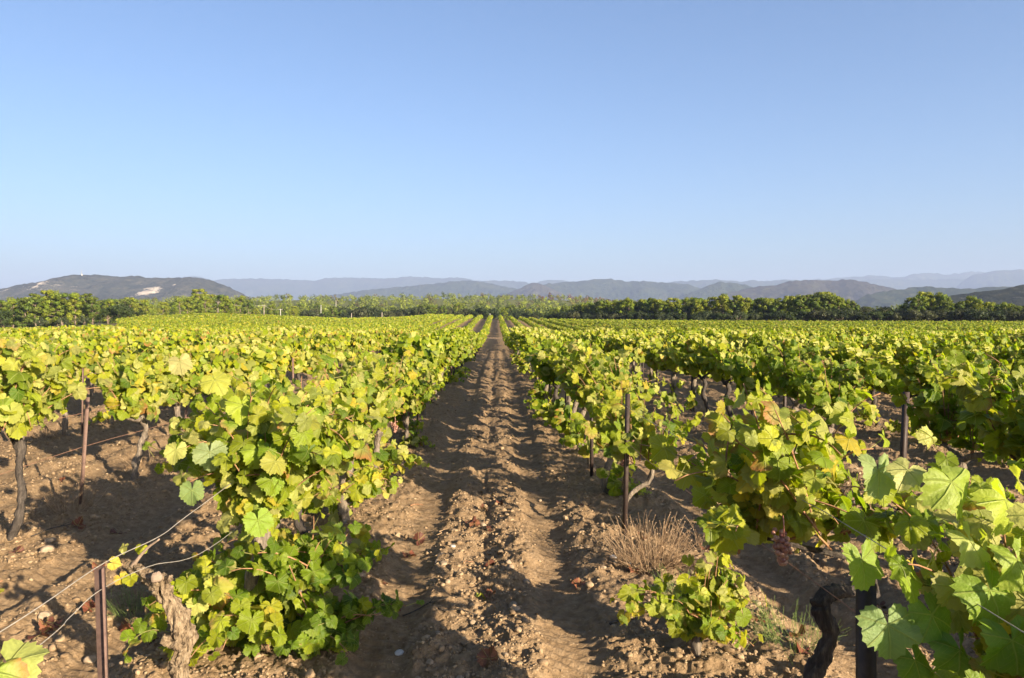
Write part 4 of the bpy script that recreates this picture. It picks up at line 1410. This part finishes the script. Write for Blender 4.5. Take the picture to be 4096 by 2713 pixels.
for i, (cx, cy) in enumerate([(1070, 195), (1090, 215), (1200, 235), (680, 295), (610, 385), (1190, 480), (420, 580), (160, 800), (190, 850), (130, 840), (500, 770), (1840, 615), (2260, 560),
                              (1195, 1220), (1190, 690), (1275, 30), (1165, 75), (1900, 60)]):
    px, py = SQ(cx, cy)
    dead_leaf(px, py, R.uniform(0.05, 0.075), 'curled red brown dead leaf lying on the path soil', 50 + i, 'dead leaves on the path')
px, py = SQ(1140, 698)
dead_leaf(px, py, 0.045, 'single yellow green fallen leaf beside a brown one on the path', 99, None, (0.42, 0.42, 0.06))
for i, (px, py) in enumerate([(48, 636), (40, 640), (54, 634), (16, 556), (78, 532), (90, 612), (118, 530), (62, 480), (130, 625), (150, 640), (100, 575)]):
    dead_leaf(px, py, R.uniform(0.055, 0.085), 'red brown dead leaf on stony soil around the rusty post', 150 + i, 'dead leaves by the rusty post')
for i, (px, py) in enumerate([(640, 545), (706, 555), (722, 545), (795, 647), (805, 660), (760, 630), (690, 640), (880, 600), (700, 500), (770, 480), (730, 450)]):
    dead_leaf(px, py, R.uniform(0.05, 0.08), 'red brown dead leaf lying on soil right of the young vine', 250 + i, 'dead leaves among the right rows')


def dry_clump(x, y, h, rad, n, label, seed, seeds=True, mat='dry', thick=0.0019, mat_n=0):
    rg = np.random.default_rng(seed)
    mb = MB()
    V1_, F1_ = ICO1
    for i in range(n):
        a, rr = rg.uniform(0, 6.283), rad * math.sqrt(rg.random()) * 0.55
        p = np.array([rr * math.cos(a), rr * math.sin(a), 0.0])
        p[2] = hgt(x + p[0], y + p[1]) - hgt(x, y) - 0.01
        low = i < mat_n
        d = np.array([math.cos(a) * rg.uniform(0.1, 1.0), math.sin(a) * rg.uniform(0.1, 1.0), rg.uniform(0.1, 0.6) if low else rg.uniform(0.7, 1.5)])
        c = grow_cane(rg, p, d, h * rg.uniform(0.25, 0.6) if low else h * rg.uniform(0.45, 1.0), 0.35, 0.04, 0.42)
        c[:, 2] = np.maximum(c[:, 2], p[2] + 0.004)
        mb.add(*tube(c, np.linspace(thick, thick * 0.6, len(c)), 3, cap=False))
        if not low and rg.random() < 0.6 and len(c) > 4:
            br = grow_cane(rg, c[len(c) // 2], d + rg.normal(0, 0.6, 3), h * 0.3, 0.2, 0.04, 0.2)
            mb.add(*tube(br, thick * 0.7, 3, cap=False))
            if seeds:
                mb.add(V1_ * rg.uniform(0.003, 0.006) + br[-1], F1_)
        if seeds and not low and rg.random() < 0.7:
            mb.add(V1_ * rg.uniform(0.003, 0.006) + c[-1], F1_)
    o = obj('dry_weed', mb.mesh('dry_weed', M[mat], False, False), None, (x, y, hgt(x, y)))
    tag(o, label, 'weed')
    return o


dry_clump(1.2, 5.75, 0.42, 0.42, 420, 'big dry straw coloured weed clump with seed heads under the black post', 1, True, mat_n=270)
dry_clump(-4.2, 7.35, 0.34, 0.35, 60, 'small dry weed with seed heads around the slim dark red post', 2, True)
dry_clump(-4.6, 9.6, 0.22, 0.3, 90, 'dark dry twiggy tuft on the soil between left vines', 3, False, mat_n=60)
dry_clump(-7.2, 11.8, 0.18, 0.3, 80, 'low dry grass tuft at the far left of the bare soil', 4, False, mat_n=40)
dry_clump(3.7, 10.6, 0.30, 0.35, 80, 'pale dry grass tuft at the foot of the upright black post', 5, False)
dry_clump(3.6, 7.9, 0.36, 0.25, 30, 'few thin dry grass stalks in front of the leaning black post', 6, False)
dry_clump(1.75, 6.1, 0.30, 0.3, 34, 'sparse dry stalks at the right of the big weed clump', 7, True)
M['grass'] = mat_rough('green_grass', [(0.3, (0.08, 0.13, 0.03)), (0.7, (0.17, 0.22, 0.06))], 20, 0.8, 0.1, 0.002, island=True)
dry_clump(-2.35, 4.9, 0.08, 0.3, 90, 'sparse green grass blades on shaded soil behind the rusty post', 8, False, 'grass', 0.0011)
dry_clump(1.75, 4.35, 0.09, 0.35, 110, 'sparse green grass right of the young vine', 9, False, 'grass', 0.0011)
dry_clump(1.3, 5.0, 0.09, 0.3, 90, 'sparse green grass between the weed clump and young vine', 10, False, 'grass', 0.0011)


def twig(p0, p1, r, mat, label, seed):
    rg = np.random.default_rng(seed)

    def g(px, py):
        Y = CAM_H * F / (py - HY)
        x = (px - CX) / F * Y
        return np.array([x, Y, hgt(x, Y) + r * 0.8])
    a, b_ = g(*p0), g(*p1)
    pts = [a + (b_ - a) * t + np.append(rg.normal(0, 0.012, 2), 0.012 * math.sin(3.1 * t) + 0.01) for t in np.linspace(0, 1, 6)]
    mb = MB().add(*tube(spline(np.array(pts), 18), np.linspace(r, r * 0.5, 18), 6, 0.2, seed))
    mb.add(*tube([pts[3], pts[3] + (b_ - a) * 0.2 + np.append(rg.normal(0, 0.03, 2), 0.02)], [r * 0.6, r * 0.3], 5))
    o = obj('twig', mb.mesh('twig', M[mat], True, False))
    tag(o, label, 'twig')


twig(SQ(560, 790), SQ(900, 795), 0.005, 'bark_dark', 'long dark twig across the shaded left wheel track', 1)
twig(SQ(820, 840), SQ(1165, 850), 0.005, 'bark_dark', 'dark twig lying left of the large angular stone', 2)
twig(SQ(780, 475), SQ(885, 425), 0.009, 'bark_dark', 'short black charred stick in the left wheel track', 3)
twig(SQ(820, 240), SQ(890, 228), 0.005, 'dry', 'pale straw stick at the edge of the left wheel track', 4)
twig(SQ(630, 40), SQ(715, 18), 0.006, 'cane', 'bent pale vine pruning below the left row', 5)
twig(SQ(2090, 955), SQ(2200, 945), 0.010, 'bark_dark', 'black stick beside the low shoot of the young vine', 6)
twig(SQ(1080, 960 - 500), SQ(1000, 480), 0.004, 'cane', 'thin reddish twig at the near end of the central ridge', 7)
twig((35, 540), (75, 528), 0.006, 'bark_dark', 'dark twig on the soil at far left', 8)
twig((740, 505), (775, 500), 0.006, 'cane', 'thin brown pruning on the soil right of the weed clump', 9)


# ------------------------------------------------------------------ trees
def puff_leaves(mb, rg, cen, rad, n, size, col, flat=0.75):
    """small leaf sprays over and inside a rounded clump"""
    d = unit(rg.normal(0, 1, (n, 3)))
    r = rg.random((n, 1)) ** 0.28
    pos = cen + d * r * rad * np.array([1, 1, flat]) + rg.normal(0, rad * 0.07, (n, 3))
    nrm = unit(d + rg.normal(0, 0.26, (n, 3)) + np.array([0, 0, 0.12]))
    a = unit(np.cross(nrm, rg.normal(0, 1, (n, 3))))
    b_ = np.cross(nrm, a)
    s = size * (0.6 + 0.8 * rg.random((n, 1)))
    V = np.stack([pos + a * s, pos + b_ * s * 0.55, pos - a * s * 0.8, pos - b_ * s * 0.6], 1).reshape(-1, 3)
    F4 = (np.array([0, 1, 2, 3])[None] + (np.arange(n) * 4)[:, None])
    c = np.repeat(col * (0.7 + 0.6 * rg.random((n, 1))), 4, 0)
    mb.add(V, None, F4, c)


def make_pine(seed, h=8.0, col=(0.115, 0.150, 0.022), slim=1.0, low=0.28):
    rg = np.random.default_rng(seed)
    fb, tb = MB(), MB()
    k = 8
    tr = np.stack([np.cumsum(rg.normal(0, 0.10, k)), np.cumsum(rg.normal(0, 0.10, k)), np.linspace(-0.3, h * 0.9, k)], -1)
    tr[:, :2] -= tr[0, :2]
    tb.add(*tube(tr, np.linspace(0.15, 0.04, k), 7, 0.15, seed))
    npf = rg.integers(30, 40)
    for i in range(npf):
        t = (i + rg.random()) / npf
        z = h * (low + (0.95 - low) * t)
        Rz = 0.27 * slim * h * math.sqrt(max(0.02, 1 - ((t - 0.32) / 0.70) ** 2))
        a = i * 2.4 + rg.normal(0, 0.5)
        rr = Rz * (0.35 + 0.75 * rg.random())
        core = np.array([np.interp(z, tr[:, 2], tr[:, 0]), np.interp(z, tr[:, 2], tr[:, 1]), z])
        cen = core + np.array([rr * math.cos(a), rr * math.sin(a), rg.normal(0, 0.15)])
        pr = h * rg.uniform(0.055, 0.11)
        cc = np.array(col) * rg.uniform(0.8, 1.2) * np.array([rg.uniform(0.9, 1.15), 1, 1])
        puff_leaves(fb, rg, cen, pr, 130, 0.17 * h / 8, cc, 0.72)
        tb.add(*tube([core - np.array([0, 0, 0.5]), (core + cen) / 2 - np.array([0, 0, 0.25]), cen], [0.055, 0.04, 0.02], 4, cap=False))
    return fb.mesh('crown', M['leaf_tree']), tb.mesh('trunk', M['tree_bark'], True, False)


def make_oak(seed, h=5.0, col=(0.04, 0.055, 0.018), wide=1.0, n=26):
    rg = np.random.default_rng(seed)
    fb, tb = MB(), MB()
    tb.add(*tube([(0, 0, -0.3), (0.1, 0.05, h * 0.25), (0.05, -0.1, h * 0.6)], [0.16, 0.13, 0.06], 7, 0.15, seed))
    for i in range(n):
        d = unit(rg.normal(0, 1, 3))
        d[2] = abs(d[2]) if rg.random() < 0.62 else d[2]
        cen = np.array([0, 0, h * 0.47]) + d * np.array([0.42 * wide, 0.42 * wide, 0.40]) * h * rg.uniform(0.45, 0.92)
        cen[2] = max(cen[2], h * 0.12)
        cc = np.array(col) * rg.uniform(0.75, 1.3)
        puff_leaves(fb, rg, cen, h * rg.uniform(0.13, 0.21), 105, 0.17 * h / 5, cc, 0.85)
        if i % 3 == 0:
            tb.add(*tube([(0.1, 0.05, h * 0.25), tuple(cen * 0.6 + np.array([0, 0, 0.1])), tuple(cen)], [0.08, 0.05, 0.02], 4, cap=False))
    return fb.mesh('crown', M['leaf_tree']), tb.mesh('trunk', M['tree_bark'], True, False)


PINES = [make_pine(400 + i, 8.0, c, s, l) for i, (c, s, l) in enumerate([((0.135, 0.172, 0.018), 1.0, 0.12), ((0.088, 0.125, 0.020), 0.85, 0.2), ((0.155, 0.185, 0.018), 1.1, 0.12),
                                                                        ((0.075, 0.11, 0.018), 0.95, 0.15), ((0.145, 0.178, 0.018), 0.7, 0.14), ((0.10, 0.14, 0.020), 1.05, 0.18)])]
OAKS = [make_oak(500 + i, 5.0, c, w) for i, (c, w) in enumerate([((0.040, 0.052, 0.020), 1.0), ((0.03, 0.043, 0.016), 1.2), ((0.055, 0.062, 0.028), 1.1), ((0.035, 0.052, 0.014), 0.9)])]
BROWN = make_oak(520, 5.0, (0.13, 0.075, 0.045), 1.0)
BUSHES = [make_oak(540 + i, 2.0, c, 1.25, 16) for i, c in enumerate([(0.055, 0.07, 0.032), (0.04, 0.055, 0.02)])]
BASEH = {'pine_tree': 8.0, 'oak_tree': 5.0, 'bush': 2.0}
tree_n = {'pine_tree': 0, 'oak_tree': 0, 'bush': 0}


def put_tree(kind, meshes, x, y, h, label, group, wide=1.0):
    t = thing(kind, label, {'pine_tree': 'pine tree', 'oak_tree': 'oak tree', 'bush': 'bush'}[kind], (x, y, float(H(x, y)) - 0.1), R.uniform(0, 6.283), group)
    s = h / BASEH[kind]
    t.scale = (s * wide, s * wide, s)
    obj('crown', meshes[0], t)
    obj('trunk', meshes[1], t)
    tree_n[kind] += 1
    return t


def top_h(px, py, x, y):
    return CAM_H + (HY - py) / F * y - float(H(x, y))


# belt of pines and holm oaks along the right edge
PT = np.array([(545, 309), (560, 304), (600, 299), (640, 296), (690, 296.5), (725, 293), (760, 296), (790, 294), (820, 290.5), (845, 294), (856, 303), (900, 304.5), (912, 296), (925, 290.5), (945, 292),
               (955, 300), (972, 295), (985, 299), (1000, 299), (1024, 302), (1500, 302)], float)
ND = {}


def named(px, table, default):
    for i, (p0, lb) in enumerate(table):
        if abs(px - p0) < 4.5 and i not in ND.setdefault(id(table), set()):
            ND[id(table)].add(i)
            return lb, None
    return default


NAMED_R = [(820, 'tallest broad crowned pine in the middle of the right tree belt'), (925, 'tall round crowned pine standing up right of the gap in the belt'),
           (943, 'leaning topped pine just right of the tall round one'), (972, 'twin peaked pine under the dark stony slope at right'), (725, 'slim pointed pine rising above the left part of the belt')]
NAMED_R0 = NAMED_R
for i, (p0, lb) in enumerate(NAMED_R):
    yb = float(edge_y((p0 - CX) / F)) + 12
    x = (p0 - CX) / F * yb
    put_tree('pine_tree', PINES[[2, 2, 0, 4, 4][i]], x, yb, top_h(p0, np.interp(p0, PT[:, 0], PT[:, 1]), x, yb), lb, None, [1.25, 1.2, 1.0, 1.0, 0.8][i])
px = 552.0
while px < 1240:
    for row in range(3):
        p = px + R.uniform(-4, 4)
        yb = float(edge_y((p - CX) / F)) + 9 + row * 6 + R.uniform(-2, 2)
        x = (p - CX) / F * yb
        top = np.interp(p, PT[:, 0], PT[:, 1]) + abs(R.gauss(0, 3.6)) + 0.4
        h = top_h(p, top, x, yb)
        if 856 < p < 906 and row < 2:
            continue
        if h < 2.5:
            continue
        a, b_ = [('in the dense left part of the right tree belt', 'pines in the left part of the belt'), ('in the middle of the right tree belt', 'pines in the middle of the belt'),
                 ('at the right end of the tree belt', 'pines at the right end of the belt')][0 if p < 700 else 1 if p < 870 else 2]
        put_tree('pine_tree', R.choice(PINES), x, yb, h, f'sunlit green pine {a}', b_, R.uniform(0.85, 1.2))
    px += R.uniform(7, 11) * 160 / float(edge_y((px - CX) / F))
px = 538.0
while px < 1300:
    for row in range(2):
        p = px + R.uniform(-3, 3)
        yb = float(edge_y((p - CX) / F)) + 4 + row * 5 + R.uniform(-1, 1)
        x = (p - CX) / F * yb
        top = np.interp(p, [530, 600, 700, 850, 1024], [312, 309, 308.5, 306.5, 306]) + R.uniform(-1.5, 3.5) - row * 1.5
        a, b_ = [('in shade at the left end of the belt', 'oaks in shade at the left end of the belt'), ('at the foot of the pines in the belt', 'oaks at the foot of the pines'),
                 ('at the right end of the belt', 'oaks at the right end of the belt')][0 if p < 690 else 1 if p < 870 else 2]
        put_tree('oak_tree', R.choice(OAKS), x, yb, max(2.5, top_h(p, top, x, yb)), f'dark holm oak {a}', b_, R.uniform(1.0, 1.35))
    px += R.uniform(10, 15) * 160 / float(edge_y((px - CX) / F))
for p, s, lb in [(738, 2.6, 'round olive bush catching sunlight in front of the dark belt'), (662, 1.8, 'small grey bush at the left foot of the dark belt'), (671, 1.7, 'pale grey bush beside the small grey one'),
                 (700, 1.6, 'low grey green bush in front of the pine belt')]:
    yb = float(edge_y((p - CX) / F)) + 1.5
    put_tree('bush', BUSHES[0], (p - CX) / F * yb, yb, s * 1.5, lb, None)

# wood at the left
LT = [(14, 297, 0), (26, 296, 3), (36, 292, 1), (47, 289, 2), (58, 290.5, 0), (66, 292, 5), (76, 292, 4), (86, 292, 1), (93, 295, 3), (4, 299, 5)]
LL = ['leftmost slanting pine of the left wood', 'shorter pine filling the hollow between two taller left pines', 'dark barred pine just left of the tallest left one', 'tallest broad pine of the left wood',
      'broad pine right of the tallest one in the left wood', 'pine with visible pale trunk in the left wood', 'narrow upright pine in the left wood', 'pine with bare lower branches in the left wood',
      'rightmost pine of the left wood, above the round oak', 'pine half hidden at the left edge of the view']
for (p, top, vi), lb in zip(LT, LL):
    y = 182 + R.uniform(-3, 6)
    x = (p - CX) / F * y
    put_tree('pine_tree', PINES[vi], x, y, top_h(p, top, x, y), lb, None, 1.1)
for p, top, lb, w in [(2, 307, 'rounded grey green holm oak at the left edge of the view', 1.3), (108, 305, 'round leafy oak in front of the left wood', 1.1), (119, 301.5, 'largest round dark oak beside the hill vineyard', 1.3),
                      (128, 307, 'low dark oak at the edge of the hill vineyard', 1.0)]:
    y = 178
    x = (p - CX) / F * y
    put_tree('oak_tree', OAKS[3], x, y, top_h(p, top, x, y), lb, None, w)
for p, lb in [(62, 'grey green shrub at the foot of the left pines'), (84, 'larger grey green shrub under the left pines'), (40, 'small shrub in shadow under the left pines')]:
    put_tree('bush', BUSHES[0], (p - CX) / F * 176, 176, 3.2, lb, None)
for k in range(12):
    p = -30 + k * 12.5 + R.uniform(-4, 4)
    y = 200 + R.uniform(-5, 14)
    x = (p - CX) / F * y
    put_tree('pine_tree', R.choice(PINES), x, y, top_h(p, R.uniform(296, 301), x, y), 'pine in the second line of the left wood', 'second line of the left wood', 1.2)

# trees behind the vineyard crest, left and centre
TT = np.array([(95, 297), (125, 293.5), (150, 296.5), (175, 297), (188, 291), (196, 288), (206, 290), (215, 292), (240, 294), (250, 296.5), (285, 297), (330, 297), (400, 297), (420, 295), (640, 297)], float)
put_tree('pine_tree', PINES[2], (196 - CX) / F * 330, 330, top_h(196, 288, (196 - CX) / F * 330, 330), 'round topped pine standing highest in front of the limestone hill', None, 1.2)
for k in range(72):
    p = 92 + k * 6.2 + R.uniform(-3, 3)
    y = R.uniform(238, 330) if p < 330 else R.uniform(245, 300)
    x = (p - CX) / F * y
    if p < 250:
        top = np.interp(p, TT[:, 0], TT[:, 1]) + abs(R.gauss(0, 3.0)) + 1
    else:
        top = R.uniform(302, 309)
    kind = 'oak_tree' if (p > 300 and R.random() < 0.62) else 'pine_tree'
    a = 'behind the hill vineyard at left' if p < 300 else 'just beyond the vineyard crest in the centre'
    if kind == 'oak_tree':
        put_tree(kind, R.choice(OAKS), x, y, max(2.5, top_h(p, top + 1, x, y)), f'dark oak {a}', f'dark oaks {a}', 1.2)
    else:
        put_tree(kind, R.choice(PINES), x, y, max(3, top_h(p, top, x, y)), f'sunlit pine {a}', f'sunlit pines {a}', 1.1)
for k in range(44):
    p = 130 + R.random() * 520
    y = R.uniform(330, 520)
    x = (p - CX) / F * y
    put_tree('pine_tree', R.choice(PINES), x, y, R.uniform(5, 8.5), 'pine on the wooded slope beyond the vineyard', 'pines on the wooded slope', 1.1)


def woodland():
    """the wooded slope beyond: trees by the thousand, merging into one mass"""
    rg = np.random.default_rng(31)
    mb = MB()
    n = 3000
    u = rg.uniform(-0.72, 0.55, n)
    y = 330 * (1000 / 330) ** rg.random(n)
    for i in range(n):
        yy = y[i]; x = u[i] * yy
        px = u[i] * F + CX
        if px > 660 and yy < 520:
            continue
        z = float(H(x, yy))
        hh = rg.uniform(3.5, 8.5) * (0.8 if rg.random() < 0.4 else 1.0)
        k = rg.random()
        brown = 540 < px < 640 and yy > 600 and rg.random() < 0.5
        c = np.array((0.13, 0.075, 0.045)) if brown else np.array((0.165, 0.195, 0.030)) if k < 0.6 else np.array((0.085, 0.11, 0.03)) if k < 0.9 else np.array((0.10, 0.085, 0.04))
        for j in range(3):
            cen = np.array([x + rg.normal(0, hh * 0.18), yy + rg.normal(0, hh * 0.18), z + hh * (0.40 + 0.14 * j)])
            puff_leaves(mb, rg, cen, hh * rg.uniform(0.24, 0.34), 24, 0.085 * hh, c * rg.uniform(0.8, 1.2), 0.9)
    # belt behind the right hand pines
    for i in range(260):
        px = rg.uniform(640, 1040); yy = rg.uniform(280, 420); x = (px - CX) / F * yy
        z = float(H(x, yy)); hh = rg.uniform(4, 9)
        for j in range(3):
            puff_leaves(mb, rg, np.array([x, yy, z + hh * (0.4 + 0.2 * j)]) + rg.normal(0, 0.6, 3), hh * 0.26, 20, 0.11 * hh, np.array((0.05, 0.065, 0.025)) * rg.uniform(0.7, 1.3), 0.9)
    o = obj('woodland', mb.mesh('woodland', M['leaf_tree']))
    tag(o, 'distant pine and scrub woodland covering the slopes beyond the vineyard', 'woodland', kind='stuff')


woodland()


# ------------------------------------------------------------------ utility poles, mast
def pole(px, top, Y, h, mat, label, arm=True):
    x = (px - CX) / F * Y
    zt = CAM_H + (HY - top) / F * Y
    t = thing('utility_pole', label, 'utility pole', (x, Y, zt - h))
    obj('shaft', MB().add(*tube([(0, 0, -0.5), (0, 0, h * 0.5), (0, 0, h)], [0.15, 0.13, 0.10], 8)).mesh('shaft', M[mat], True, False), t)
    if arm:
        obj('crossarm', MB().add(*tube([(-0.7, 0, h - 0.25), (0.7, 0, h - 0.25)], 0.05, 6)).mesh('crossarm', M[mat], True, False), t)
        for s in (-0.6, 0.6):
            obj('insulator', MB().add(*tube([(s, 0, h - 0.2), (s, 0, h - 0.05), (s, 0, h + 0.05)], [0.03, 0.06, 0.03], 6)).mesh('insulator', M['concrete'], True, False), t)
    return np.array([x, Y, zt])


p1 = pole(218, 301.5, 262, 7.5, 'pole', 'tall wooden utility pole above the hill vineyard, leftmost of three')
p2 = pole(264, 305, 268, 7.5, 'pole', 'wooden utility pole in the middle of the hill vineyard line')
p3 = pole(280.5, 308.8, 266, 7.0, 'concrete', 'pale concrete utility pole at the right of the hill vineyard')
pole(321, 305, 300, 7, 'concrete', 'short pale pole in the trees right of the hill vineyard', False)
pole(336, 300.5, 420, 8, 'concrete', 'grey pole standing among trees on the wooded slope', False)
pole(351.5, 313.2, 240, 6, 'pole', 'low brown pole at the vineyard edge left of centre', False)
pole(382, 312.2, 240, 6, 'pole', 'low brown pole before dark oaks left of centre', False)
pole(490, 313.5, 236, 6, 'concrete', 'short pale post on the crest at the end of the path', False)
for a, b_, lb in [(p1, p2, 'power line between the left and middle wooden poles'), (p2, p3, 'power line between the wooden and concrete poles')]:
    for o_ in (0,):
        m_ = (a + b_) / 2 - np.array([0, 0, 0.9])
        s = spline(np.array([a - [0, 0, .2], m_, b_ - [0, 0, .2]]), 20)
        o = obj('power_line', MB().add(*tube(s, 0.03, 4)).mesh('power_line', M['concrete'], True, False))
        tag(o, lb, 'cable')


def mast():
    D = 2600
    x = (81.5 - CX) / F * D
    z0 = CAM_H + (HY - 274.2) / F * D - 2
    t = thing('radio_mast', 'slender white radio mast with a hut on top of the limestone hill', 'mast', (x, D, z0))
    mb = MB()
    for s1, s2 in ((-1, -1), (1, -1), (1, 1), (-1, 1)):
        mb.add(*tube([(s1 * 1.0, s2 * 1.0, 0), (s1 * 0.25, s2 * 0.25, 14)], [0.2, 0.14], 5))
    for k in range(7):
        w = 1.0 - 0.75 * (k + 1) / 7.5
        z = 2.0 * (k + 1) - 1
        mb.add(*tube([(-w, -w, z), (w, -w, z + 1), (w, w, z), (-w, w, z + 1), (-w, -w, z)], 0.12, 4))
    obj('lattice', mb.mesh('lattice', M['concrete'], True, False), t)
    obj('antenna', MB().add(*tube([(0, 0, 13), (0, 0, 18)], [0.25, 0.12], 6)).mesh('antenna', M['concrete'], True, False), t)
    v = np.array([(sx * 2.2 + 1, sy * 1.6, z) for z in (-3, 3.0) for sx, sy in ((-1, -1), (1, -1), (1, 1), (-1, 1))] + [(-1.2, 0, 4.0), (3.2, 0, 4.0)])
    obj('hut', MB().add(v, [[4, 7, 8], [5, 9, 6]], [[0, 1, 5, 4], [1, 2, 6, 5], [2, 3, 7, 6], [3, 0, 4, 7], [4, 5, 9, 8], [6, 7, 8, 9]]).mesh('hut', M['concrete'], False, False), t)


mast()

# ------------------------------------------------------------------ the air
HAZE = 1.3e-4
hm = bpy.data.materials.new('haze')
hm.use_nodes = True
hm.node_tree.nodes.clear()
ho = hm.node_tree.nodes.new('ShaderNodeOutputMaterial')
pv = hm.node_tree.nodes.new('ShaderNodeVolumePrincipled')
pv.inputs['Color'].default_value = (0.37, 0.475, 0.75, 1)
pv.inputs['Density'].default_value = HAZE
pv.inputs['Anisotropy'].default_value = 0.0
hm.node_tree.links.new(pv.outputs[0], ho.inputs['Volume'])
X0, X1, Y0, Y1, Z0, Z1 = -13000, 13000, -1500, 11500, -40, 580
hv = np.array([(x, y, z) for z in (Z0, Z1) for x, y in ((X0, Y0), (X1, Y0), (X1, Y1), (X0, Y1))], float)
hz = obj('haze', mesh_np('haze', hv, None, [[3, 2, 1, 0], [4, 5, 6, 7], [0, 1, 5, 4], [1, 2, 6, 5], [2, 3, 7, 6], [3, 0, 4, 7]], hm))
tag(hz, 'thin blue morning haze over the whole landscape', 'haze', kind='stuff')
print('TREES', tree_n, 'VINES', len(slots))
